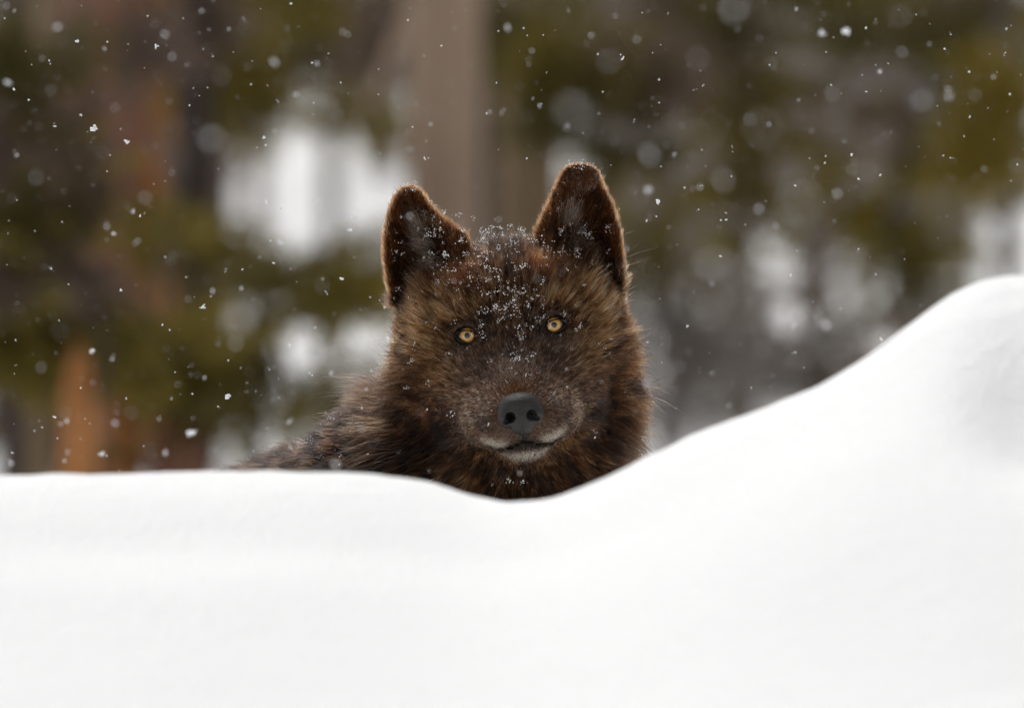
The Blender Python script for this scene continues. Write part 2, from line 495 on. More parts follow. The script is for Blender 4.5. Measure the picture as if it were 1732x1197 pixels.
T('sapling', 'bare frosted thicket sapling low right of the wolf\'s cheek', 'sapling', 1130, 32, 10, 'grey', 0.7, 0.0,
  [(1115, 520, 45, 60, 'frost', 20, 0), (1150, 600, 70, 40, 'frost', 30, 0), (1120, 440, 45, 50, 'olive', 34, 0), (1160, 680, 60, 30, 'frost', 16, 0)], 'frost', sapling=True)
T('sapling', 'twiggy brown sapling just above the snow slope on the right', 'sapling', 1390, 33, 16, 'grey', 0.9, 0.0,
  [(1400, 610, 45, 45, 'brown', 26, 0), (1340, 600, 70, 40, 'frost', 34, 0), (1250, 600, 80, 50, 'frost', 40, 0), (1230, 560, 40, 60, 'brown', 8, 0)], 'frost', sapling=True)
T('sapling', 'dim olive sapling touching the top of the right snow slope', 'sapling', 1520, 34, 12, 'dark', 1.0, 0.0,
  [(1520, 510, 40, 60, 'dark', 30, 0), (1540, 430, 50, 50, 'olive', 30, 0)], 'dark', sapling=True)
# --- the wood goes on behind and to the sides
TOPS = [(380, 33, 'left'), (560, 36, 'middle left'), (1010, 36, 'middle right'), (1230, 35, 'right'), (1450, 35, 'far right'), (1640, 37, 'rightmost')]
for i, (px, d, where) in enumerate(TOPS):
    low = [(px + dx, -18 + (k * 29 + i * 17) % 30, 85, 34, ['brown', 'dark', 'olive'][(i + k) % 3], 42, 0) for k, dx in enumerate((-95, 0, 95))]
    T('pine_tree', f'slender {where} pine whose lowest hanging boughs reach the top edge of the view', 'tree', px, d + 6, 26, ['grey', 'dark'][i % 2], 12, 0.0, low)
FAR = [(60, 58, 'far left olive boughs'), (240, 62, 'red barked trunk'), (330, 70, 'dark brown trunk'), (720, 75, 'thick pale trunk'), (960, 58, 'folded ear'), (1090, 64, 'dark boughs on the right'),
       (1210, 60, 'first snow gap right of the wolf'), (1330, 66, 'middle snow gap on the right'), (1460, 58, 'yellow boughs'), (1610, 64, 'brightest right snow gap'), (160, 50, 'red and brown trunks on the left'),
       (1010, 74, 'reddish brown trunk'), (1420, 76, 'slim grey pine on the right'), (1660, 72, 'narrow blackish trunk'), (870, 70, 'gap between the wolf ears')]
for i, (px, d, where) in enumerate(FAR):
    T('pine_tree', f'dim far pine deep in the wood behind the {where}', 'tree', px, d, 40 + (i * 13) % 30, ['dark', 'grey', 'red'][i % 3], 13, 0.0,
      [(px - 50, 5 + (i * 37) % 50, 100, 50, ['dark', 'brown', 'olive'][i % 3], 60, 0), (px + 60, 20 + (i * 23) % 60, 100, 50, ['brown', 'olive', 'dark'][i % 3], 60, 0)])

for i in range(16):                                                # the same wood goes on to both sides of the view
    left = i % 2 == 0
    px = (-190 - 170 * (i // 2)) if left else (1900 + 170 * (i // 2))
    d = 36 + (i * 7) % 19
    T('pine_tree', 'pine of the same wood standing beyond the %s side of the view' % ('left' if left else 'right'), 'tree', px, d, 50 + (i * 17) % 40, ['dark', 'red', 'grey', 'pale'][i % 4], 13, 0.0,
      [(px - 70, 60 + (i * 41) % 90, 100, 70, ['olive', 'brown', 'dark'][i % 3], 60, 0), (px + 70, 190 + (i * 53) % 160, 100, 60, ['dark', 'olive', 'yellow'][i % 3], 60, 0)])

# ================================================================== THE WOLF
# modelled in photograph pixels about the point between its eyes: X right, Z up, W towards the lens;
# the head is rolled, so it has its own axes a (right), b (up), w
RC, RS = 0.9927, 0.1207


def loc(px, py):
    dx, dy = px - 864, py - 559
    return dx * RC - dy * RS, -dx * RS - dy * RC


def to_world(P):
    P = np.asarray(P)
    return np.stack([P[..., 0] * PXM + EYE.x, -P[..., 2] * PXM, P[..., 1] * PXM + EYE.z], -1)


def head_to_body(A):
    A = np.asarray(A, float)
    return np.stack([A[..., 0] * RC - A[..., 1] * RS, A[..., 0] * RS + A[..., 1] * RC, A[..., 2]], -1)


def sm(a, b, k):
    h = np.clip(0.5 + 0.5 * (b - a) / k, 0, 1)
    return b * (1 - h) + a * h - k * h * (1 - h)


def ell(p, c, r):
    x, y, z = p[0] - c[0], p[1] - c[1], p[2] - c[2]
    k0 = np.sqrt((x / r[0]) ** 2 + (y / r[1]) ** 2 + (z / r[2]) ** 2) + 1e-6
    k1 = np.sqrt((x / r[0] ** 2) ** 2 + (y / r[1] ** 2) ** 2 + (z / r[2] ** 2) ** 2) + 1e-9
    return k0 * (k0 - 1) / k1


def cone(p, a, b, ra, rb):
    a = np.array(a, np.float32); b = np.array(b, np.float32)
    d = b - a; L2 = float(d @ d)
    t = np.clip(((p[0] - a[0]) * d[0] + (p[1] - a[1]) * d[1] + (p[2] - a[2]) * d[2]) / L2, 0, 1)
    return np.sqrt((p[0] - a[0] - t * d[0]) ** 2 + (p[1] - a[1] - t * d[1]) ** 2 + (p[2] - a[2] - t * d[2]) ** 2) - (ra + (rb - ra) * t)


EAR_L = [loc(*q) for q in [(660, 520), (652, 480), (646, 440), (645, 405), (652, 365), (662, 337), (671, 321), (684, 313), (700, 313), (714, 322), (727, 343), (745, 364), (770, 381), (792, 396), (800, 440), (770, 490), (710, 530)]]
EAR_R = [loc(*q) for q in [(902, 392), (922, 350), (936, 319), (947, 294), (959, 280), (975, 276), (992, 279), (1010, 290), (1024, 315), (1041, 350), (1053, 395), (1058, 440), (1057, 485), (1050, 520), (990, 500), (920, 450)]]


def poly_sd(x, y, poly):
    P = np.array(poly); n = len(P)
    d = np.full(x.shape, 1e9, np.float32); s = np.ones(x.shape, np.float32)
    for i in range(n):
        a = P[i]; b = P[i - 1]
        e = b - a
        wx, wy = x - a[0], y - a[1]
        t = np.clip((wx * e[0] + wy * e[1]) / (e @ e), 0, 1)
        d = np.minimum(d, (wx - e[0] * t) ** 2 + (wy - e[1] * t) ** 2)
        c1 = y >= a[1]; c2 = y < b[1]; c3 = e[0] * wy > e[1] * wx
        flip = (c1 & c2 & c3) | (~c1 & ~c2 & ~c3)
        s = np.where(flip, -s, s)
    return s * np.sqrt(d)


def ear_sheet(a, b, side):
    # the cup of the ear: deepest along its middle line, rims curling forward
    mid = (-150 + 0.05 * (b - 150)) if side < 0 else (158 - 0.02 * (b - 150))
    u = (a - mid)
    depth = np.where(u * side > 0, 0.0120 * u ** 2, 0.0100 * u ** 2)
    return -128 + np.minimum(depth, 60) + 0.10 * np.maximum(b - 100, 0)


def ear_sd(p, side):
    a, b, w = p
    e2 = poly_sd(a, b, EAR_L if side < 0 else EAR_R) + 4
    w0 = ear_sheet(a, b, side)
    sh = np.abs(w - w0) * 0.72 - (7 + 5 * np.clip((170 - b) / 120, 0, 1))
    return -sm(-e2, -sh, 6)


def lip_b(a):
    """height of the mouth line across the muzzle"""
    u = np.abs(a)
    return -184 - 11 * np.sin(np.clip(u / 40, 0, 1) * math.pi / 2) + 18 * np.clip((u - 42) / 36, 0, 1.8) ** 1.5


EYE_W = 0.0


def wolf_sdf(X, Z, W, eyes=True, ears=True):
    a = X * RC + Z * RS; b = -X * RS + Z * RC
    h = (np.abs(a), b, W)                     # the head is symmetric
    H = (a, b, W)
    d = ell(H, (0, 60, -100), (122, 79, 122))
    d = sm(d, ell(h, (0, 30, -42), (100, 66, 62)), 40)
    d = sm(d, ell(h, (98, -25, -88), (82, 92, 92)), 45)
    d = sm(d, ell(h, (118, 2, -112), (74, 100, 80)), 30)
    d = sm(d, cone(H, (0, -58, -25), (0, -139, 112), 74, 44), 38)
    d = sm(d, cone(h, (66, -66, -20), (47, -146, 82), 44, 37), 34)
    d = sm(d, ell(h, (40, -149, 62), (52, 39, 66)), 44)
    d = sm(d, ell(h, (86, -112, -22), (52, 78, 56)), 46)
    d = sm(d, cone(H, (0, -165, -40), (0, -186, 84), 74, 31), 26)
    d = sm(d, ell(h, (60, 36, -24), (46, 22, 34)), 22)          # brow
    d = sm(d, ell(h, (78, -62, -38), (40, 44, 46)), 30)         # cheekbone under the eye
    # shallow stop between the eyes
    d = -sm(-d, ell(H, (0, 12, 52), (30, 60, 30)), 22)
    # mouth line
    g = np.maximum(np.abs(b - lip_b(a)) - 2.6, -(d + 7.0))
    g = np.maximum(g, -(W - 10)); g = np.maximum(g, np.abs(a) - 64)
    d = np.maximum(d, -g)
    if eyes:
        es = np.sqrt((np.abs(a) - 74.5) ** 2 + b ** 2 + (W - EYE_W) ** 2) - 21
        d = -sm(-d, es, 5)
    d = -sm(-d, ell(H, (0, -141, 160), (30, 19, 24)), 2)           # room for the nostrils behind the nose leather
    # neck, chest and lying body
    B = (X, Z, W)
    bd = ell(B, (9, -130, -140), (189, 162, 120))
    bd = sm(bd, ell(B, (0, -330, -150), (168, 250, 160)), 60)
    bd = sm(bd, cone(B, (-150, -420, -320), (-475, -532, -780), 260, 234), 80)
    bd = sm(bd, ell(B, (-168, -258, -250), (150, 135, 150)), 60)
    bd = sm(bd, ell(B, (-500, -610, -760), (190, 220, 280)), 60)
    for s in (-1, 1):
        bd = sm(bd, cone(B, (15 + s * 105, -560, -120), (15 + s * 110, -800, -160), 80, 52), 40)
        bd = sm(bd, cone(B, (15 + s * 110, -800, -160), (15 + s * 115, -830, 190), 52, 40), 20)
        bd = sm(bd, ell(B, (15 + s * 116, -836, 210), (48, 34, 62)), 16)
    bd = sm(bd, cone(B, (-720, -760, -700), (-600, -830, -420), 70, 45), 40)
    bd = sm(bd, cone(B, (-660, -640, -1000), (-900, -800, -900), 70, 75), 40)
    bd = sm(bd, cone(B, (-900, -800, -900), (-960, -820, -600), 75, 40), 30)
    d = sm(d, bd, 50)
    if ears:
        for side in (-1, 1):
            m = (b > 20) & (a * side > 20) & (b < 300)
            if m.any():
                q = (a[m], b[m], W[m])
                e = ear_sd(q, side)
                if side > 0:                                    # the folded tip hangs forward
                    e = sm(e, ell(q, (loc(984, 303)[0], loc(984, 303)[1], -97), (29, 23, 13)), 10)
                d[m] = sm(d[m], e, 14)
    return d


def root_w(av, bv):
    """depth of the head surface straight ahead of (a,b)"""
    P = head_to_body(np.stack([np.full(300, av), np.full(300, bv), np.linspace(220, -200, 300)], -1)).astype(np.float32)
    d = wolf_sdf(P[:, 0], P[:, 1], P[:, 2], eyes=False, ears=False)
    return float(P[np.argmax(d < 0), 2])


EYE_W = root_w(74.5, 0) - 13.0


def surface_nets(sdf, ax):
    xs, zs, ws = ax
    G = np.meshgrid(xs, zs, ws, indexing='ij')
    sh = G[0].shape
    D = sdf(G[0].ravel(), G[1].ravel(), G[2].ravel()).reshape(sh)
    n = [s - 1 for s in sh]
    cnt = np.zeros(n, np.float32); acc = [np.zeros(n, np.float32) for _ in range(3)]
    sl = lambda o, k: slice(o, o + n[k])
    for axis in range(3):
        others = [k for k in range(3) if k != axis]
        for o1 in (0, 1):
            for o2 in (0, 1):
                off0 = [0, 0, 0]; off0[others[0]] = o1; off0[others[1]] = o2
                off1 = list(off0); off1[axis] = 1
                s0 = tuple(sl(off0[k], k) for k in range(3)); s1 = tuple(sl(off1[k], k) for k in range(3))
                d0, d1 = D[s0], D[s1]
                cross = (d0 < 0) != (d1 < 0)
                t = np.where(cross, d0 / np.where(cross, d0 - d1, 1), 0)
                cnt += cross
                for k in range(3):
                    acc[k] += np.where(cross, G[k][s0] + t * (G[k][s1] - G[k][s0]), 0)
    act = cnt > 0
    idx = -np.ones(n, np.int64); idx[act] = np.arange(act.sum())
    V = np.stack([acc[k][act] / cnt[act] for k in range(3)], -1)
    F = []
    for axis in range(3):
        o = [k for k in range(3) if k != axis]
        s0 = [slice(1, n[k]) for k in range(3)]; s1 = [slice(1, n[k]) for k in range(3)]
        s0[axis] = slice(0, n[axis]); s1[axis] = slice(1, n[axis] + 1)
        d0, d1 = D[tuple(s0)], D[tuple(s1)]
        for sign in (True, False):
            cr = (d0 < 0) & (d1 >= 0) if sign else (d0 >= 0) & (d1 < 0)
            ii = np.argwhere(cr)
            for k in o: ii[:, k] += 1
            def cell(u, v):
                q = ii.copy(); q[:, o[0]] -= u; q[:, o[1]] -= v
                return idx[q[:, 0], q[:, 1], q[:, 2]]
            quad = np.stack([cell(1, 1), cell(0, 1), cell(0, 0), cell(1, 0)], -1)
            if (axis == 1) == sign: quad = quad[:, ::-1]
            F.append(quad)
    return V.astype(np.float32), np.concatenate(F)


def axis(fine, step, lo, hi, coarse):
    mid = np.arange(fine[0], fine[1] + 0.1, step)
    a = np.arange(fine[0], lo, -coarse)[::-1][:-1] if lo < fine[0] else []
    b = np.arange(fine[1], hi, coarse)[1:] if hi > fine[1] else []
    return np.concatenate([a, mid, b]).astype(np.float32)


def grad(P, f, e=1.0):
    g = np.zeros_like(P)
    for k in range(3):
        q = P.copy(); q[:, k] += e
        r = P.copy(); r[:, k] -= e
        g[:, k] = f(q[:, 0], q[:, 1], q[:, 2]) - f(r[:, 0], r[:, 1], r[:, 2])
    return g / (2 * e)


WV, WF = surface_nets(wolf_sdf, (axis((-262, 262), 5, -1080, 340, 18), axis((-280, 290), 5, -910, 300, 18), axis((-220, 200), 5, -1120, 300, 18)))
for _ in range(2):
    g = grad(WV, wolf_sdf, 1.0)
    d = wolf_sdf(WV[:, 0].copy(), WV[:, 1].copy(), WV[:, 2].copy())
    gn = (g ** 2).sum(1)
    WV = WV - g * np.clip(d / np.maximum(gn, 0.3), -3, 3)[:, None]
WN = grad(WV, wolf_sdf, 2.0)
WN /= np.linalg.norm(WN, axis=1)[:, None] + 1e-6

# ---- coat: base colour of the hairs over the body (linear)
PAL = dict(black=(0.012, 0.009, 0.008), dark=(0.030, 0.019, 0.013), brown=(0.085, 0.043, 0.021), rust=(0.17, 0.064, 0.023),
           tan=(0.33, 0.168, 0.073), grey=(0.19, 0.148, 0.122), pale=(0.95, 0.84, 0.70), lip=(0.06, 0.053, 0.050), taupe=(0.36, 0.255, 0.205), dgrey=(0.05, 0.042, 0.040), sand=(0.33, 0.23, 0.15))
PAL = {k: np.array(v) for k, v in PAL.items()}


def blob(P, c, r):
    """soft weight of an elliptic patch on the mirrored face, c/r in (|a|, b)"""
    q = ((np.abs(P[:, 0]) - c[0]) / r[0]) ** 2 + ((P[:, 1] - c[1]) / r[1]) ** 2
    return np.exp(-q)


def coat(P, ear, body_w):
    """P in head axes (a,b,w) -> base colour per point"""
    n1 = wave_noise(P, 34, 0); n2 = wave_noise(P, 15, 8)
    col = np.tile(PAL['brown'], (len(P), 1))

    def mix(c, w):
        nonlocal col
        w = np.clip(w, 0, 1)[:, None]
        col = col * (1 - w) + PAL[c] * w
    a, b, w = P.T
    u = np.abs(a)
    mix('tan', 0.55 * smooth01(n1, -0.1, 0.9))
    mix('dark', 0.8 * smooth01(n2, 0.0, 0.7))
    # forehead and crown: dark middle, tan brows
    mix('dark', 0.9 * blob(P, (0, 118), (84, 62)))
    mix('black', 0.5 * blob(P, (0, 95), (34, 60)) * smooth01(n1, -0.8, 0.2))
    mix('black', 0.6 * blob(P, (0, 165), (70, 40)))
    mix('tan', 0.6 * blob(P, (88, 58), (60, 24)))
    mix('rust', 0.7 * blob(P, (82, 118), (36, 30)))
    mix('tan', 0.45 * blob(P, (14, 45), (16, 50)))
    mix('dark', 0.8 * blob(P, (36, 30), (16, 30)))
    mix('black', 0.7 * blob(P, (52, -6), (14, 16)))
    mix('dgrey', 0.6 * blob(P, (80, 2), (36, 22)))
    mix('black', 0.35 * blob(P, (73, -5), (24, 14)))
    mix('taupe', 0.5 * blob(P, (88, 17), (30, 8)))
    mix('taupe', 0.5 * blob(P, (92, -30), (36, 18)))
    mix('black', 0.75 * np.exp(-((u - 82) / 32) ** 2 - ((b - 27 + 0.006 * (u - 82) ** 2) / 6) ** 2))
    # cheeks
    mix('tan', 0.8 * blob(P, (152, 5), (44, 60)))
    mix('dgrey', 0.35 * blob(P, (84, -46), (34, 22)))
    mix('tan', 0.80 * blob(P, (122, -62), (20, 40)))
    mix('brown', 0.4 * blob(P, (120, -110), (24, 40)))
    mix('black', 0.9 * blob(P, (140, -155), (36, 64)))
    mix('black', 0.55 * blob(P, (186, -20), (22, 60)) * smooth01(n1, -0.4, 0.4))
    mix('rust', 0.6 * blob(P, (195, -120), (36, 70)) * smooth01(n1, -0.6, 0.4))
    mix('black', 0.6 * blob(P, (175, -60), (16, 40)) * smooth01(n1, -0.5, 0.5))
    # muzzle
    mz = smooth01(w, 5, 45)
    mix('taupe', 0.8 * smooth01(w, -15, 40) * blob(P, (0, -105), (98, 92)))
    mix('dgrey', 0.30 * mz * blob(P, (40, -66), (18, 34)))
    mix('taupe', 0.6 * mz * blob(P, (0, -48), (34, 28)))
    mix('grey', 0.3 * mz * blob(P, (58, -136), (30, 42)))
    mix('rust', 0.25 * mz * blob(P, (80, -90), (16, 40)))
    mix('rust', 0.95 * mz * blob(P, (0, -98), (46, 20)))
    mix('rust', 0.6 * mz * blob(P, (44, -130), (7, 26)))
    mix('sand', 0.4 * blob(P, (97, -140), (11, 40)) * smooth01(w, -40, 20))
    mix('sand', 0.5 * mz * blob(P, (46, -172), (26, 10)))
    lb = lip_b(a)
    up = smooth01(w, 5, 30)
    mix('pale', 0.95 * up * np.exp(-((u - 50) / 20) ** 4 - ((b - lb - 8) / 7) ** 2))
    cb = lb - 27 + 15 * np.clip(u / 45, 0, 1)
    mix('pale', 0.95 * smooth01(w, 20, 60) * np.exp(-(u / 48) ** 4 - ((b - cb) / 8) ** 2))
    mix('lip', 0.95 * smooth01(w, 20, 60) * np.exp(-(u / 34) ** 4 - ((b + 196) / 7) ** 2))
    mix('lip', 0.8 * up * np.exp(-((b - lb) / 3.2) ** 2) * smooth01(68 - u, 0, 8))
    mix('lip', 0.8 * smooth01(w, 60, 90) * np.exp(-(u / 16) ** 2 - ((b + 178) / 9) ** 2))
    mix('black', 0.8 * smooth01(u + 0.5 * np.abs(b + 100), 170, 215) * smooth01(wave_noise(P, 46, 4), 0.15, 0.8) * smooth01(-b, -20, 40))
    # throat and chest
    mix('dark', 0.65 * smooth01(-b, 215, 290) * smooth01(n1, -0.9, 0.5))
    # ears
    e = ear.astype(float)
    mix('rust', 0.8 * e)
    mix('dark', 0.6 * e * smooth01(n2, 0.0, 0.9))
    # body: dark saddle with brown side
    mix('brown', 0.5 * body_w)
    mix('dark', 0.8 * body_w * smooth01(n1 + 0.4 * n2, 0.0, 0.8))
    return col


def head_axes(P):
    return np.stack([P[:, 0] * RC + P[:, 1] * RS, -P[:, 0] * RS + P[:, 1] * RC, P[:, 2]], -1)


def ear_flag(A, tol=7.0):
    fl = np.zeros(len(A), np.int8)
    for side in (-1, 1):
        m = (A[:, 1] > 78) & (A[:, 0] * side > 40)
        if m.any():
            q = A[m]
            e = ear_sd((q[:, 0], q[:, 1], q[:, 2]), side)
            if side > 0:
                c = loc(984, 303)
                e = np.minimum(e, ell((q[:, 0], q[:, 1], q[:, 2]), (c[0], c[1], -97), (29, 23, 13)))
            t = np.zeros(len(A), bool); t[np.where(m)[0]] = e < tol
            fl[t] = side
    return fl


m_skin, nt, bs = new_mat('wolf_skin')
an = nt.nodes.new('ShaderNodeAttribute'); an.attribute_name = 'coat'
nt.links.new(an.outputs['Color'], bs.inputs['Base Color'])
bs.inputs['Roughness'].default_value = 0.95
bs.inputs['Specular IOR Level'].default_value = 0.0
wolf = mesh_obj('wolf', to_world(WV) - np.array(EYE), WF, m_skin)
wolf.location = EYE
tag(wolf, 'dark brown wolf with amber eyes lying behind the snow bank and facing the camera', 'wolf')
HV = head_axes(WV)
ef = ear_flag(HV)
bwv = smooth01(-WV[:, 0] - 0.5 * WV[:, 2], 260, 420)
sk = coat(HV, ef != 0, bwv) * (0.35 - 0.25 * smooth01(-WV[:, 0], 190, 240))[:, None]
at_ = wolf.data.attributes.new('coat', 'FLOAT_COLOR', 'POINT')
at_.data.foreach_set('color', np.concatenate([sk, np.ones((len(sk), 1))], 1).astype(np.float32).ravel())

# ---- hair material
m_hair = bpy.data.materials.new('wolf_fur'); m_hair.use_nodes = True
nt = m_hair.node_tree
for n in list(nt.nodes): nt.nodes.remove(n)
ho = nt.nodes.new('ShaderNodeOutputMaterial')
hb = nt.nodes.new('ShaderNodeBsdfHairPrincipled')
hb.model = 'CHIANG'; hb.parametrization = 'COLOR'
hb.inputs['Roughness'].default_value = 0.5
hb.inputs['IOR'].default_value = 1.11
hb.inputs['Radial Roughness'].default_value = 0.55
hb.inputs['Coat'].default_value = 0.0
ha = nt.nodes.new('ShaderNodeAttribute'); ha.attribute_name = 'hair_color'
nt.links.new(ha.outputs['Color'], hb.inputs['Color'])
nt.links.new(hb.outputs[0], ho.inputs['Surface'])


def add_hair(name, pos, rad, col, parent, label=None):
    """pos (N,K,3) in wolf pixels, rad (N,K) in pixels, col (N,K,3)"""
    N, K, _ = pos.shape
    cu = bpy.data.hair_curves.new(name)
    cu.add_curves([K] * N)
    wp = (to_world(pos.reshape(-1, 3)) - np.array(EYE)).astype(np.float32)
    cu.attributes['position'].data.foreach_set('vector', wp.ravel()) if 'position' in cu.attributes else cu.position_data.foreach_set('vector', wp.ravel())
    ra = cu.attributes.get('radius') or cu.attributes.new('radius', 'FLOAT', 'POINT')
    ra.data.foreach_set('value', (rad * PXM).astype(np.float32).ravel())
    ca = cu.attributes.new('hair_color', 'FLOAT_COLOR', 'POINT')
    ca.data.foreach_set('color', np.concatenate([col, np.ones((N, K, 1))], 2).astype(np.float32).ravel())
    cu.materials.append(m_hair)
    o = bpy.data.objects.new(name, cu)
    C.objects.link(o)
    o.parent = parent
    if label: o['label'] = label
    return o


# ---- scatter hair roots
TRI = np.concatenate([WF[:, [0, 1, 2]], WF[:, [0, 2, 3]]])
P0, P1, P2 = WV[TRI[:, 0]], WV[TRI[:, 1]], WV[TRI[:, 2]]
AREA = 0.5 * np.linalg.norm(np.cross(P1 - P0, P2 - P0), axis=1)
CEN = (P0 + P1 + P2) / 3
CA = head_axes(CEN)
TN = WN[TRI].mean(1)
t_ear = ear_flag(CA)
t_body = (CEN[:, 0] < -215) & (CEN[:, 1] < -110) | (CEN[:, 2] < -330)
hid = (CEN[:, 1] < -330) | (CEN[:, 2] < -420)
facing = smooth01(TN[:, 2], -0.5, 0.1)


def scatter(mask_w, n):
    wgt = AREA * mask_w
    ti = RNG.choice(len(TRI), size=n, p=wgt / wgt.sum())
    r1, r2 = RNG.random(n), RNG.random(n)
    fl = r1 + r2 > 1
    r1[fl], r2[fl] = 1 - r1[fl], 1 - r2[fl]
    P = P0[ti] + (P1[ti] - P0[ti]) * r1[:, None] + (P2[ti] - P0[ti]) * r2[:, None]
    Nn = WN[TRI[ti, 0]] * (1 - r1 - r2)[:, None] + WN[TRI[ti, 1]] * r1[:, None] + WN[TRI[ti, 2]] * r2[:, None]
    Nn /= np.linalg.norm(Nn, axis=1)[:, None] + 1e-6
    return P, Nn


NOSE = np.array([0.0, -132.0, 165.0])
GROW_T = np.linspace(0, 1, 6)


def comb(P, Nn, kind):
    """flow direction (in body axes), length and lift for hair roots"""
    A = head_axes(P)
    v = A - NOSE
    r = np.linalg.norm(v, axis=1)
    F = v / r[:, None]
    L = np.interp(r, [30, 110, 180, 260, 330, 420], [4.5, 9, 16, 28, 60, 78])
    lift = np.interp(r, [30, 120, 200, 280, 360], [0.12, 0.2, 0.3, 0.42, 0.55])
    grav = np.interp(r, [150, 280, 380, 480], [0.0, 0.25, 0.6, 1.1]) * smooth01(-A[:, 1], -60, 60)
    F[:, 1] -= grav
    crown = smooth01(A[:, 1], 70, 130)
    L = L * (1 - 0.45 * crown)
    behind = smooth01(A[:, 1], -60, 10) * smooth01(np.abs(A[:, 0]), 130, 165)      # short coat below and behind the ears
    L = L * (1 - behind) + np.minimum(L, 24) * behind
    lift = lift * (1 - 0.4 * behind)
    by_eye = ((np.abs(A[:, 0]) - 74) / 44) ** 2 + ((A[:, 1] + 6) / 36) ** 2                # short coat round the eyes
    k_eye = 0.42 + 0.58 * smooth01(by_eye, 0.4, 1.3)
    nape = smooth01(-P[:, 0], 190, 230) * smooth01(-P[:, 1], 80, 130)                        # the neck ridge is denser and shorter
    L = L * (1 - 0.35 * nape)
    L = L * np.where(A[:, 2] > -90, k_eye, 1); lift = lift * np.where(A[:, 2] > -90, 0.4 + 0.6 * k_eye, 1)
    near = np.exp(-((A[:, 1] - lip_b(A[:, 0])) / 13) ** 2) * smooth01(A[:, 2], 0, 30)   # close hair along the lips
    L = L * (1 - 0.62 * near); lift = lift * (1 - 0.5 * near)
    F = head_to_body(F)
    if kind == 'body':
        F = np.tile(np.array([-0.5, 0.0, -0.35]), (len(P), 1)).astype(float)
        F[:, 1] -= 0.5 * smooth01(-P[:, 1], 230, 330)
        L = np.full(len(P), 42.0)
        lift = np.full(len(P), 0.8)
    bw = smooth01(-P[:, 0] - 0.3 * P[:, 2], 200, 330) * smooth01(-P[:, 1], 60, 160)
    if kind == 'head':
        F = F * (1 - bw[:, None]) + bw[:, None] * np.array([-0.8, -0.1, -0.2])
    F = F - Nn * (F * Nn).sum(1)[:, None]
    F /= np.linalg.norm(F, axis=1)[:, None] + 1e-6
    return A, F, L, lift


def grow(P, Nn, F, L, lift, jitter, clump_n, clump_s, width, curl=0.0):
    n = len(P)
    L = L * RNG.uniform(0.65, 1.2, n)
    J = RNG.normal(size=(n, 3)) * jitter
    D = F + J
    t = GROW_T[None, :, None]
    up = (Nn * (lift * L)[:, None])[:, None, :] * (1.5 * t - 0.75 * t ** 2)
    pos = P[:, None, :] + up + (D * L[:, None])[:, None, :] * (0.55 * t + 0.45 * t ** 2)
    cid = None
    if clump_n:
        pick = RNG.choice(n, min(clump_n, n), replace=False)
        kd = kdtree.KDTree(len(pick))
        for i, k in enumerate(pick): kd.insert(P[k], i)
        kd.balance()
        cid = np.array([kd.find(p)[1] for p in P])
        tip = pos[pick][cid]
        k = clump_s * RNG.uniform(0.4, 1.0, n)[:, None, None] * (t ** 1.3)
        pos = pos * (1 - k) + tip * k
    if curl:
        ph = RNG.uniform(0, 6.28, n)[:, None, None]
        side = np.cross(Nn, F)[:, None, :]
        pos = pos + side * np.sin(t * 5 + ph) * curl * t * L[:, None, None]
    rad = width[:, None] * np.array([1.0, 1.0, 0.92, 0.78, 0.5, 0.12])[None, :]
    return pos, rad, cid


COAT_DEPTH = 0.80


def tint(base, cid, nclump, tipdark, clump_amp=0.55, band=1.0):
    n = len(base)
    cl = RNG.normal(size=int(cid.max()) + 1 if cid is not None else 1)
    cf = np.exp(clump_amp * cl[cid]) if cid is not None else np.ones(n)
    ind = np.exp(RNG.normal(size=n) * 0.6)
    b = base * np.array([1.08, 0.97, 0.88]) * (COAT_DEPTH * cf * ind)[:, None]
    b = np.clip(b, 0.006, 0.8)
    prof = np.array([0.25, 0.4, 0.85, 1.3, 1.25, 1.1])  # banded hair; roots darkened further to paint the depth between locks
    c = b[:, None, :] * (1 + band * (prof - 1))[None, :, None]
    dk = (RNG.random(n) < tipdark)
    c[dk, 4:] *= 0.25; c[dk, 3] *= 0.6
    return np.clip(c, 0.004, 0.85)


def eye_mask(A):
    q = ((np.abs(A[:, 0]) - 73) / 24) ** 2 + ((A[:, 1] + 1.5) / 16.5) ** 2
    return (q > 1) | (A[:, 2] < -80)


def face_keep(A):
    ns = (A[:, 0] / 39) ** 2 + ((A[:, 1] + 136) / 34) ** 2
    k = eye_mask(A) & ~((ns < 1) & (A[:, 2] > 110))
    k &= ~((np.abs(A[:, 1] - lip_b(A[:, 0])) < 2.2) & (A[:, 2] > 5) & (np.abs(A[:, 0]) < 64))
    return k


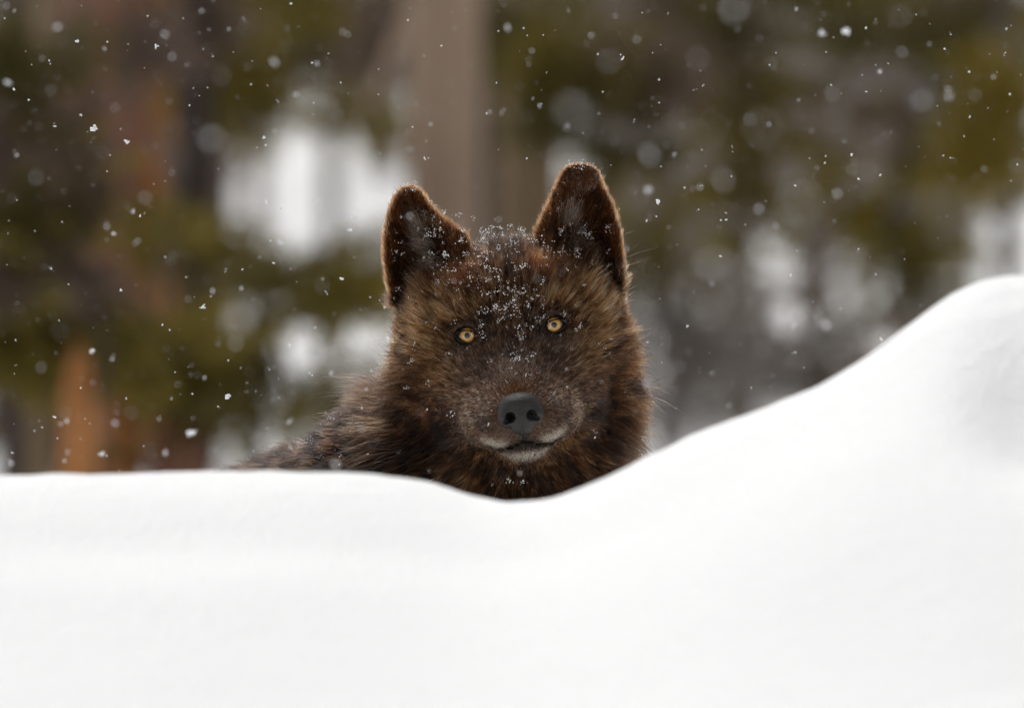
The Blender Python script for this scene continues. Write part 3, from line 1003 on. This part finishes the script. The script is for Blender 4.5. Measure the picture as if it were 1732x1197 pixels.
# head, cheeks, ruff and chest
w_head = (1 + 0.9 * ((CEN[:, 0] < -170) & (CEN[:, 1] < -60) & (CEN[:, 1] > -330))) * (~t_body & (t_ear == 0)) * np.where(hid, 0.12, 1.0) * (0.12 + 0.88 * facing) * np.where(CA[:, 2] > -30, 1.5, 1.0)
P, Nn = scatter(w_head, 150000)
A = head_axes(P)
k = face_keep(A); P, Nn = P[k], Nn[k]
A, F, L, lift = comb(P, Nn, 'head')
bwp = smooth01(-P[:, 0] - 0.5 * P[:, 2], 260, 420)
rr = np.linalg.norm(A - NOSE, axis=1)
for name, sel, cn, cs, jit in (('face_fur', rr < 235, 9500, 0.5, 0.17), ('mane_fur', rr >= 235, 4200, 0.65, 0.2)):
    pos, rad, cid = grow(P[sel], Nn[sel], F[sel], L[sel], lift[sel], jit, cn, cs, np.interp(rr[sel], [40, 200, 350], [0.26, 0.34, 0.42]), 0.05)
    base = coat(head_axes(0.4 * pos[:, 2] + 0.6 * pos[:, 4]), np.zeros(len(pos), bool), bwp[sel])
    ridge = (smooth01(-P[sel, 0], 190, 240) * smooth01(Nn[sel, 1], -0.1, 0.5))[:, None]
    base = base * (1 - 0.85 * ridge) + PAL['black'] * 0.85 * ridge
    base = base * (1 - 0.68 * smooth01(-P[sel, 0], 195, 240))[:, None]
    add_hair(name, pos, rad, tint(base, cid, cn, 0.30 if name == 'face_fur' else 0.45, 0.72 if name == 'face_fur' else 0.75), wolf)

# long dark guard hairs standing out of the ruff
P, Nn = scatter(w_head * (CA[:, 2] < -60) * (np.linalg.norm(CA - NOSE, axis=1) > 260), 7000)
A, F, L, lift = comb(P, Nn, 'head')
pos, rad, cid = grow(P, Nn, F, L * 1.25, lift * 1.1, 0.25, 700, 0.5, np.full(len(P), 0.36), 0.06)
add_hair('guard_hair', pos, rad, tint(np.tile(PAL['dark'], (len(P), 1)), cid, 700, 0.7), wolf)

# body
P, Nn = scatter((t_body & (t_ear == 0)) * np.where(hid & (CEN[:, 1] < -380), 0.10, 1.0), 80000)
A, F, L, lift = comb(P, Nn, 'body')
base = coat(A, np.zeros(len(A), bool), np.ones(len(A)))
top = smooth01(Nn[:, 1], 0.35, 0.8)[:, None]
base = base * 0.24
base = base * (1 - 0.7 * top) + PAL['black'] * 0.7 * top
pos, rad, cid = grow(P, Nn, F, L, lift, 0.22, 1500, 0.65, np.full(len(P), 0.5), 0.06)
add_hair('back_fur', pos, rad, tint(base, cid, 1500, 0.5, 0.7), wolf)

# ears
for side in (-1, 1):
    P, Nn = scatter((t_ear == side) * 1.0, 13000)
    A = head_axes(P)
    poly = EAR_L if side < 0 else EAR_R
    mid = -150 if side < 0 else 158
    tipa, tipb = loc(694, 320) if side < 0 else loc(985, 284)
    F = np.stack([np.sign(A[:, 0] - mid) * 0.35, np.full(len(A), 0.85), -0.1 + 0 * A[:, 0]], -1)
    F = head_to_body(F)
    F = F - Nn * (F * Nn).sum(1)[:, None]
    F /= np.linalg.norm(F, axis=1)[:, None] + 1e-6
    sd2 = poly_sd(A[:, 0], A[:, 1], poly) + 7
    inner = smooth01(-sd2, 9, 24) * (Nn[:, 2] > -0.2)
    L = 9 + 6 * RNG.random(len(A))
    L = L * (1 - 0.3 * smooth01(A[:, 1], 225, 260))
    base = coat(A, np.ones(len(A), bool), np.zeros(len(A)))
    hollow = inner * smooth01((205 if side < 0 else 222) - A[:, 1], 0, 60) * (0.75 + 0.25 * smooth01((A[:, 0] - mid) * side, -30, 20))  # inside of the ear cup: its shade painted into the hair colour
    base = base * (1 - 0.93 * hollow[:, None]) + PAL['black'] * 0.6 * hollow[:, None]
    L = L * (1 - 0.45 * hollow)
    if side > 0:
        fc = loc(984, 303)
        fold = (((A[:, 0] - fc[0]) / 30) ** 2 + ((A[:, 1] - fc[1]) / 23) ** 2 < 1) & (Nn[:, 2] > 0.15)
        base[fold] = np.array([0.19, 0.155, 0.148])
        L[fold] = 5.5
        F[fold] = head_to_body(np.array([[0.15, -0.95, -0.1]]))
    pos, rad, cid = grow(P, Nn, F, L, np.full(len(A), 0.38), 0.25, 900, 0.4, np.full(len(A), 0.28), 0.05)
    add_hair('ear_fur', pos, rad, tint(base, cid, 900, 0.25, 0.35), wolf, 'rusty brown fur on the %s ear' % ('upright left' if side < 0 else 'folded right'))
    # pale tuft inside the ear
    tc = [loc(728, 425), loc(742, 450), loc(715, 400)] if side < 0 else [loc(972, 410), loc(985, 430), loc(965, 380)]
    n = 1500
    ci = RNG.integers(0, 3, n)
    c = np.array(tc)[ci]
    A = np.stack([c[:, 0] + RNG.normal(size=n) * 7, c[:, 1] + RNG.normal(size=n) * 10, np.zeros(n)], -1)
    A[:, 2] = ear_sheet(A[:, 0], A[:, 1], side) + 8
    P = head_to_body(A)
    Nn = np.tile([0.0, 0.1, 1.0], (n, 1)); Nn /= np.linalg.norm(Nn, axis=1)[:, None]
    dirs = np.array([(-0.75, 0.55, 0.2), (-0.95, -0.1, 0.3), (-0.45, 0.85, 0.2)] if side < 0 else [(0.25, -0.6, 0.4), (0.55, 0.25, 0.4), (0.3, 0.85, 0.3)])[ci]
    F = head_to_body(dirs + RNG.normal(size=(n, 3)) * 0.2)
    base = np.tile(PAL['grey'] * 1.5, (n, 1)) * RNG.uniform(0.2, 1.6, (n, 1))
    pos, rad, cid = grow(P, Nn, F, np.full(n, 34.0), np.full(n, 0.5), 0.14, 120, 0.5, np.full(n, 0.34), 0.08)
    add_hair('ear_tuft', pos, rad, tint(base, cid, 90, 0.1, 0.35), wolf)

# longer rusty strands lying across the upper half of each ear's opening
for side in (-1, 1):
    n = 1100
    box = [(-165, -85, 150, 235)] if side < 0 else [(95, 178, 120, 190)]
    A = np.stack([RNG.uniform(box[0][0], box[0][1], n), RNG.uniform(box[0][2], box[0][3], n), np.zeros(n)], -1)
    A = A[poly_sd(A[:, 0], A[:, 1], EAR_L if side < 0 else EAR_R) < -20]; n = len(A)
    A[:, 2] = ear_sheet(A[:, 0], A[:, 1], side) + 8
    P = head_to_body(A)
    Nn = np.tile([0.0, 0.1, 1.0], (n, 1)); Nn /= np.linalg.norm(Nn, axis=1)[:, None]
    F = head_to_body(np.stack([np.full(n, 0.35 * side), np.full(n, 0.9), np.full(n, 0.1)], -1) + RNG.normal(size=(n, 3)) * 0.25)
    base = np.where(RNG.random((n, 1)) < 0.55, PAL['rust'], PAL['dark'])
    pos, rad, cid = grow(P, Nn, F, np.full(n, 26.0), np.full(n, 0.35), 0.15, 110, 0.45, np.full(n, 0.34), 0.06)
    add_hair('ear_inner_fur', pos, rad, tint(base, cid, 110, 0.2, 0.5), wolf)

# whiskers
n = 26
sd = np.where(np.arange(n) % 2 == 0, -1, 1)
A = np.stack([sd * RNG.uniform(55, 88, n), RNG.uniform(-172, -135, n), np.zeros(n)], -1)
for i in range(n): A[i, 2] = root_w(abs(A[i, 0]), A[i, 1])
P = head_to_body(A)
F = head_to_body(np.stack([sd * 0.85, RNG.uniform(-0.5, -0.1, n), RNG.uniform(-0.1, 0.4, n)], -1))
pos, rad, _ = grow(P, np.tile([0, 0, 1.0], (n, 1)), F, RNG.uniform(40, 75, n), np.full(n, 0.25), 0.1, 0, 0, np.full(n, 0.22))
add_hair('whiskers', pos, rad, np.tile(PAL['black'], (n, 6, 1)), wolf)

# ---- eyes
m_ball, nt, b = new_mat('eyeball'); b.inputs['Base Color'].default_value = (0.02, 0.014, 0.01, 1); b.inputs['Roughness'].default_value = 0.15
m_lid, nt, b = new_mat('eyelid_skin'); b.inputs['Base Color'].default_value = (0.009, 0.008, 0.008, 1); b.inputs['Roughness'].default_value = 0.5; b.inputs['Specular IOR Level'].default_value = 0.25
m_pup, nt, b = new_mat('pupil'); b.inputs['Base Color'].default_value = (0.006, 0.006, 0.007, 1); b.inputs['Roughness'].default_value = 0.12
b.inputs['Coat Weight'].default_value = 0.1; b.inputs['Coat Roughness'].default_value = 0.05
m_iris, nt, b = new_mat('amber_iris')
tc = nt.nodes.new('ShaderNodeTexCoord'); ln = nt.nodes.new('ShaderNodeVectorMath'); ln.operation = 'LENGTH'
nt.links.new(tc.outputs['Object'], ln.inputs[0])
mr = nt.nodes.new('ShaderNodeMapRange'); mr.inputs['From Max'].default_value = 13.4 * PXM
nt.links.new(ln.outputs['Value'], mr.inputs['Value'])
nz = nt.nodes.new('ShaderNodeTexNoise'); nz.inputs['Scale'].default_value = 900
nt.links.new(tc.outputs['Object'], nz.inputs['Vector'])
ad = nt.nodes.new('ShaderNodeMath'); ad.operation = 'MULTIPLY_ADD'; ad.inputs[1].default_value = 0.16; 
nt.links.new(nz.outputs['Fac'], ad.inputs[0]); nt.links.new(mr.outputs[0], ad.inputs[2])
cr = nt.nodes.new('ShaderNodeValToRGB')
cr.color_ramp.elements[0].position = 0.30; cr.color_ramp.elements[0].color = (0.26, 0.17, 0.07, 1)
cr.color_ramp.elements[1].position = 1.0; cr.color_ramp.elements[1].color = (0.12, 0.045, 0.008, 1)
e = cr.color_ramp.elements.new(0.62); e.color = (0.54, 0.32, 0.08, 1)
e = cr.color_ramp.elements.new(0.88); e.color = (0.46, 0.22, 0.035, 1)
nt.links.new(ad.outputs[0], cr.inputs['Fac']); nt.links.new(cr.outputs[0], b.inputs['Base Color'])
b.inputs['Roughness'].default_value = 0.3; b.inputs['Coat Weight'].default_value = 0.6; b.inputs['Coat Roughness'].default_value = 0.05


def cap(radius, r_in, r_out, rings, seg=28, lift=0.0):
    """ring-shaped patch of a sphere facing +w, apex at the origin; in pixels"""
    V, Fq = [], []
    for i in range(rings + 1):
        r = r_in + (r_out - r_in) * i / rings
        for j in range(seg):
            t = 2 * math.pi * j / seg
            V.append((r * math.cos(t), r * math.sin(t), math.sqrt(radius ** 2 - r * r) - radius + lift))
    for i in range(rings):
        for j in range(seg):
            j2 = (j + 1) % seg
            Fq.append((i * seg + j, (i + 1) * seg + j, (i + 1) * seg + j2, i * seg + j2))
    if r_in == 0:
        pass
    return np.array(V), Fq


def px_local(V):            # head-axes offsets -> world offsets
    Q = head_to_body(V)
    return np.stack([Q[:, 0], -Q[:, 2], Q[:, 1]], -1) * PXM


EYE_R = 19.0
for side in (-1, 1):
    ce = np.array([side * 74.5, 0.0, EYE_W])
    # eyeball
    V, Fq = [], []
    for i in range(13):
        ph = math.pi * i / 12
        for j in range(24):
            t = 2 * math.pi * j / 24
            V.append((EYE_R * math.sin(ph) * math.cos(t), EYE_R * math.sin(ph) * math.sin(t), EYE_R * math.cos(ph)))
    for i in range(12):
        for j in range(24):
            Fq.append((i * 24 + j, (i + 1) * 24 + j, (i + 1) * 24 + (j + 1) % 24, i * 24 + (j + 1) % 24))
    eye = mesh_obj('eye', px_local(np.array(V)), Fq, m_ball, wolf)
    eye.location = Vector(px_local(ce[None])[0])
    off = np.array([side * -0.6, 1.0, EYE_R + 0.5])
    V, Fq = cap(EYE_R + 1, 3.6, 13.4, 6)
    V = V * np.array([1, 1, 1])
    ir = mesh_obj('iris', px_local(V), Fq, m_iris, eye); ir.location = Vector(px_local(off[None])[0])
    V, Fq = cap(EYE_R + 1, 0.01, 4.8, 3, lift=0.6)
    pu = mesh_obj('pupil', px_local(V), Fq, m_pup, eye); pu.location = Vector(px_local(off[None])[0])
    # eyelids: an almond rim that blends outward into the face
    V, Fq = [], []
    seg, rows = 40, 7
    for j in range(seg):
        t = 2 * math.pi * j / seg
        ct, st = math.cos(t), math.sin(t)
        xo = 15.4 * ct * (1 + 0.20 * abs(ct) ** 6); yo = (8.4 if st > 0 else 11.2) * st * (1 - 0.10 * ct * ct)
        # the outer corner rides slightly higher, the inner one dips
        yo += 0.15 * xo * side * 1.0
        for i in range(rows):
            q = i / (rows - 1)
            x = xo * (1 + 0.62 * q); y = yo * (1 + (0.32 if st > 0 else 0.58) * q)
            R = EYE_R + 2.6
            on = math.sqrt(max(R * R - min(x * x + y * y, R * R * 0.93), 1))
            zface = on + (2.2 * math.sin(min(q * 3, 1) * math.pi) if q < 0.34 else 0)
            V.append((x, y, zface - (6.0 * max(0, q - 0.55))))
    for j in range(seg):
        for i in range(rows - 1):
            j2 = (j + 1) % seg
            Fq.append((j * rows + i, j * rows + i + 1, j2 * rows + i + 1, j2 * rows + i))
    ld = mesh_obj('eyelid', px_local(np.array(V)), Fq, m_lid, eye)

# ---- nose
def nose_sdf(a, b, w):
    h = (np.abs(a), b, w); H = (a, b, w)
    d = ell(H, (0, -125, 136), (37, 23, 30))
    d = sm(d, ell(h, (21, -142, 145), (19, 19, 20)), 9)
    d = sm(d, ell(H, (0, -144, 150), (16, 24, 19)), 8)
    d = sm(d, ell(H, (0, -160, 146), (17, 14, 16)), 10)
    n = ell(h, (18, -142, 166), (8.6, 8.8, 24))
    n = sm(n, cone(h, (22, -147, 162), (38, -150, 142), 5.0, 3.6), 3)
    d = -sm(-d, n, 3)
    g = np.maximum(np.maximum(np.abs(a) - 0.6, b + 152), -(d + 2.0))
    return np.maximum(d, -g)


NV, NF = surface_nets(lambda a, b, w: nose_sdf(a, b, w), (np.arange(-46, 46.1, 1.7, dtype=np.float32), np.arange(-186, -94, 1.7, dtype=np.float32), np.arange(100, 180, 1.7, dtype=np.float32)))
m_nose, nt, b = new_mat('nose_leather')
b.inputs['Base Color'].default_value = (0.017, 0.0142, 0.0125, 1); b.inputs['Roughness'].default_value = 0.5; b.inputs['Specular IOR Level'].default_value = 0.42
tcn = nt.nodes.new('ShaderNodeTexCoord'); vo = nt.nodes.new('ShaderNodeTexVoronoi'); vo.inputs['Scale'].default_value = 620
nt.links.new(tcn.outputs['Object'], vo.inputs['Vector'])
bp = nt.nodes.new('ShaderNodeBump'); bp.inputs['Strength'].default_value = 0.5; bp.inputs['Distance'].default_value = 0.001
nt.links.new(vo.outputs['Distance'], bp.inputs['Height']); nt.links.new(bp.outputs[0], b.inputs['Normal'])
nose = mesh_obj('nose', px_local(NV), NF, m_nose, wolf)
# near-black discs deep in the nostrils, the holes' shade put into colour
m_nos, nt, b = new_mat('nostril_shade'); b.inputs['Base Color'].default_value = (0.004, 0.003, 0.003, 1); b.inputs['Roughness'].default_value = 0.8; b.inputs['Specular IOR Level'].default_value = 0.1
for side in (-1, 1):
    V, Fq = [], []
    for i in range(7):
        ph = math.pi * i / 6
        for j in range(12):
            t = 2 * math.pi * j / 12
            V.append((side * 18 + 8.4 * math.sin(ph) * math.cos(t), -142 + 9 * math.sin(ph) * math.sin(t), 143.5 + 3.0 * math.cos(ph)))
    for i in range(6):
        for j in range(12):
            Fq.append((i * 12 + j, (i + 1) * 12 + j, (i + 1) * 12 + (j + 1) % 12, i * 12 + (j + 1) % 12))
    mesh_obj('nostril', px_local(np.array(V)), Fq, m_nos, nose)

# ------------------------------------------------------------------ snow settled on the coat
m_flake, nt, b = new_mat('snow_crystals')
b.inputs['Base Color'].default_value = (0.92, 0.93, 0.95, 1); b.inputs['Roughness'].default_value = 0.55


def crystal(r, size):
    """irregular little lump of ice: a jittered octahedron"""
    V = np.array([(1, 0, 0), (-1, 0, 0), (0, 1, 0), (0, -1, 0), (0, 0, 1), (0, 0, -1)], float) * r.uniform(0.45, 1.2, (6, 1)) + r.normal(size=(6, 3)) * 0.15
    V = V * np.array([1, r.uniform(0.5, 1), r.uniform(0.4, 1)])
    Fq = np.array([(0, 2, 4), (2, 1, 4), (1, 3, 4), (3, 0, 4), (2, 0, 5), (1, 2, 5), (3, 1, 5), (0, 3, 5)])
    return (V * size) @ rand_rot(r, r.normal(size=3)).T, Fq


SPOTS = [((845, 420), (60, 30), 150), ((800, 400), (40, 18), 60), ((735, 385), (30, 16), 22), ((905, 400), (40, 26), 70), ((850, 480), (55, 34), 120), ((760, 465), (50, 22), 85),
         ((850, 520), (30, 18), 40), ((808, 555), (14, 18), 20), ((920, 512), (30, 16), 18), ((875, 570), (22, 26), 22), ((877, 608), (16, 7), 16), ((905, 540), (12, 14), 12),
         ((975, 445), (50, 24), 34), ((955, 350), (34, 40), 26), ((985, 285), (24, 6), 22), ((1030, 470), (24, 24), 14), ((690, 320), (14, 7), 14), ((725, 355), (26, 16), 22), ((665, 410), (16, 40), 12), ((1035, 380), (20, 30), 10),
         ((690, 500), (36, 20), 20), ((985, 400), (20, 40), 20), ((600, 730), (60, 22), 46), ((510, 775), (80, 14), 40), ((400, 793), (22, 5), 14), ((1080, 600), (18, 90), 22), ((880, 600), (180, 130), 60), ((700, 640), (50, 80), 12), ((860, 820), (60, 12), 8), ((985, 560), (50, 50), 14)]
SV, SF, nv = [], [], 0
r = np.random.default_rng(21)


def front_w(X, Z):
    ww = np.linspace(200, -700, 226).astype(np.float32)
    d = wolf_sdf(np.full(226, X, np.float32), np.full(226, Z, np.float32), ww)
    j = np.argmax(d < 0)
    return float(ww[j]) if d[j] < 0 else None


for (cx, cy), (sx, sy), n in SPOTS:
    for i in range(n):
        px, py = cx + r.normal() * sx * 0.62, cy + r.normal() * sy * 0.62
        X, Z = px - 864, 559 - py
        wz = front_w(X, Z)
        if wz is None:
            wz = front_w(X * 0.97, Z - 16)
            if wz is None: continue
        rn = math.dist((X, Z, wz), (0, -132, 165))
        ins = ((px - 790) / 17) ** 2 + ((py - 568) / 14) ** 2 < 1 or ((px - 938) / 17) ** 2 + ((py - 550) / 14) ** 2 < 1
        if ins: continue
        hgt = np.interp(rn, [60, 150, 250, 350], [3, 7, 12, 24])
        if py < 500 and (px < 770 or px > 915) and (py < 380 or px < 700 or px > 1000): hgt = 5
        gn = grad(np.array([[X, Z, wz]], np.float32), wolf_sdf, 2.0)[0]
        gn = gn / (np.linalg.norm(gn) + 1e-6)
        big = r.random() ** 2.6
        for kk in range(1 + int(big * 8)):
            V, Fq = crystal(r, r.uniform(0.5, 1.15) + big * 0.9)
            V = V + np.array([X, Z, wz]) + gn * hgt + r.normal(size=3) * (0.8 + 2.4 * big)
            SV.append(V); SF.append(Fq + nv); nv += len(V)
o = mesh_obj('settled_snow', to_world(np.concatenate(SV)) - np.array(EYE), np.concatenate(SF), m_flake, smooth=False)
o.location = EYE
tag(o, 'white specks of fresh snow settled on the wolf\'s head, ears and back', 'settled snow', kind='stuff')

# ------------------------------------------------------------------ falling snow
APER = cam_data.lens / 1000 / cam_data.dof.aperture_fstop
FL = []
for i in range(10):
    V, Fs, n = [], [], 0
    for k in range(5 + i % 4):
        v, f = crystal(r, r.uniform(0.28, 0.5))
        v = v + r.normal(size=3) * np.array([0.34, 0.34, 0.34]) * (0.6 if i % 2 else 1.0)
        V.append(v); Fs.append(f + n); n += 6
    V = np.concatenate(V); V = V / np.abs(V).max()
    me_o = mesh_obj('snowflake', V, np.concatenate(Fs), m_flake, smooth=False)
    FL.append(me_o.data)
    bpy.data.objects.remove(me_o)


COLS = [(90, 'left edge'), (180, 'left stumps'), (300, 'orange trunk'), (420, 'dark left trunks'), (540, 'left snow gap'), (640, 'snow gap near the wolf'), (720, 'left ear'), (820, 'pale trunk'),
        (960, 'reddish trunk'), (1090, 'folded ear'), (1210, 'dark boughs'), (1330, 'middle boughs'), (1450, 'yellow boughs'), (1560, 'leaning pine'), (1650, 'bright right gap'), (1800, 'right edge')]
ROWS = [(100, 'at the very top'), (200, 'high up'), (300, 'above ear height'), (420, 'at ear height'), (540, 'at brow height'), (640, 'at cheek height'), (720, 'at nose height'), (900, 'low over the bank')]


def zone(px, py):
    return 'by the ' + next(n for m, n in COLS if px < m) + ' ' + next(n for m, n in ROWS if py < m)


n_fl = 0


def flake(px, py, size_px, blur_px=0.0, near=True, label=None, stretch=1.0):
    """size and blur circle in photograph pixels at the wolf's distance"""
    global n_fl
    c = blur_px * PXM
    d = APER * DIST / (APER + c) if near else APER * DIST / max(APER - c, 0.02)
    rad = size_px * 0.5 * PXM * d / DIST
    o = bpy.data.objects.new('snowflake', FL[n_fl % len(FL)])
    n_fl += 1
    o.location = at(px, py, d)
    o.rotation_euler = (random.uniform(0, 6.28), random.uniform(0, 6.28), random.uniform(0, 6.28)) if stretch == 1 else (0, random.uniform(-0.3, 0.5), 0)
    o.scale = (rad, rad, rad * stretch)
    C.objects.link(o)
    look = 'large faint blurred' if blur_px > 30 else ('pale blurred' if blur_px > 15 else ('soft white' if blur_px > 5 else ('bright crisp' if size_px > 9 else ('small crisp' if size_px > 5.5 else 'tiny crisp'))))
    tag(o, label or f'{look} snowflake {zone(px, py)}', 'snowflake', 'falling snowflakes')
    return o


SHARP = [(1053, 98, 13), (131, 70, 11), (265, 78, 12), (160, 216, 14), (92, 212, 9), (214, 240, 12), (137, 194, 8), (23, 151, 7), (470, 171, 9), (447, 233, 11),
         (719, 268, 10), (891, 268, 5), (1011, 92, 6), (1113, 340, 10), (598, 366, 12), (592, 388, 10), (475, 352, 7), (578, 472, 9), (552, 494, 11), (489, 584, 13), (527, 634, 9), (343, 519, 12),
         (205, 490, 8), (384, 671, 12), (370, 688, 6), (92, 705, 7), (1162, 551, 8), (1490, 574, 9), (1190, 143, 8), (1595, 263, 6), (1700, 90, 8), (1465, 155, 5), (650, 520, 8), (655, 573, 7), (316, 468, 6), (275, 549, 5),
         (85, 108, 5), (181, 71, 5), (326, 150, 6), (181, 290, 5), (1238, 248, 5), (1115, 135, 6), (1302, 110, 5), (1440, 262, 6), (1180, 355, 6), (237, 365, 6), (20, 765, 9), (410, 455, 5), (985, 225, 5), (840, 140, 5)]
SOFT = [(581, 55, 14, 14), (858, 47, 13, 14), (1390, 57, 16, 12), (1433, 54, 16, 10, ), (26, 260, 12, 8), (14, 140, 14, 14), (500, 160, 12, 12), (464, 104, 14, 18), (844, 370, 12, 12),
        (475, 408, 14, 12), (490, 713, 14, 10), (323, 731, 20, 10), (172, 766, 15, 8), (155, 594, 11, 6), (191, 604, 11, 10), (701, 689, 12, 6), (790, 669, 9, 10), (935, 790, 10, 6), (843, 775, 7, 8), (879, 800, 7, 10),
        (233, 408, 12, 12), (18, 783, 12, 12), (1605, 163, 15, 18), (1095, 322, 12, 16), (1140, 262, 8, 8), (536, 107, 8, 10), (290, 97, 13, 16), (97, 46, 12, 18), (1040, 25, 10, 12), (1300, 210, 9, 10), (960, 212, 9, 10), (693, 365, 9, 14),
        (1345, 552, 11, 12), (1397, 550, 14, 20), (1343, 597, 9, 4), (280, 765, 10, 12), (115, 765, 9, 12), (113, 712, 9, 10), (196, 696, 9, 12), (1060, 420, 8, 10), (695, 252, 9, 12), (1000, 60, 9, 12), (1680, 130, 8, 10)]
BIG = [(1240, 15, 26, 56), (1520, 25, 20, 42), (1098, 262, 24, 40), (1360, 340, 30, 80), (1225, 305, 22, 44), (440, 65, 42, 105), (540, 595, 18, 32), (375, 128, 16, 36), (480, 195, 20, 44), (245, 335, 14, 26), (355, 235, 20, 50), (300, 210, 12, 40), (1410, 690, 12, 26),
       (85, 152, 12, 22), (60, 300, 12, 28), (255, 760, 14, 28), (222, 698, 12, 26), (545, 485, 14, 28), (1465, 290, 14, 42), (1720, 280, 14, 28), (1560, 170, 16, 40), (640, 135, 18, 50), (1180, 100, 14, 44), (1650, 160, 12, 24), (1030, 105, 18, 46), (890, 200, 10, 30),
       (175, 260, 10, 26), (730, 190, 10, 30), (1290, 590, 14, 36), (1150, 620, 10, 24), (400, 580, 12, 30), (100, 560, 12, 34)]
for px, py, s in SHARP: flake(px, py, s, random.uniform(0, 2), stretch=1.0)
for q in SOFT: flake(q[0], q[1], q[2], q[3], random.random() < 0.8)
for q in BIG: flake(q[0], q[1], q[2] * 0.8, q[3])
flake(451, 340, 6, 2, stretch=2.6, label='long thin upright snowflake before the snow gap left of the wolf\'s ear')
fixed = n_fl
while n_fl < 298:
    px, py = random.uniform(5, 1727), random.uniform(5, 800)
    if py > np.interp(px, [q[0] for q in CREST], [q[1] for q in CREST]) - 12: continue
    if 650 < px < 1090 and py > 330 and random.random() < 0.85: continue
    u = random.random()
    if u < 0.55: flake(px, py, random.uniform(4, 6.5), random.uniform(0, 3), random.random() < 0.6)
    elif u < 0.85: flake(px, py, random.uniform(6, 9), random.uniform(6, 14), random.random() < 0.7)
    else: flake(px, py, random.uniform(7, 11), random.uniform(16, 30), True)

# the finest flakes nobody could count
SV, SF, nv = [], [], 0
for i in range(1500):
    px, py = r.uniform(-100, 1830), r.uniform(-80, 900)
    d = DIST * r.uniform(0.86, 1.25)
    if py > np.interp(px, [q[0] for q in CREST], [q[1] for q in CREST]) - 8: d = DIST * r.uniform(1.02, 1.25)
    V, Fq = crystal(r, r.uniform(0.8, 2.2) * PXM)
    SV.append(V + np.array(at(px, py, d))); SF.append(Fq + nv); nv += len(V)
o = mesh_obj('falling_snow', np.concatenate(SV), np.concatenate(SF), m_flake, smooth=False)
tag(o, 'fine white snow specks drifting through the air all round the wolf', 'falling snow', kind='stuff')
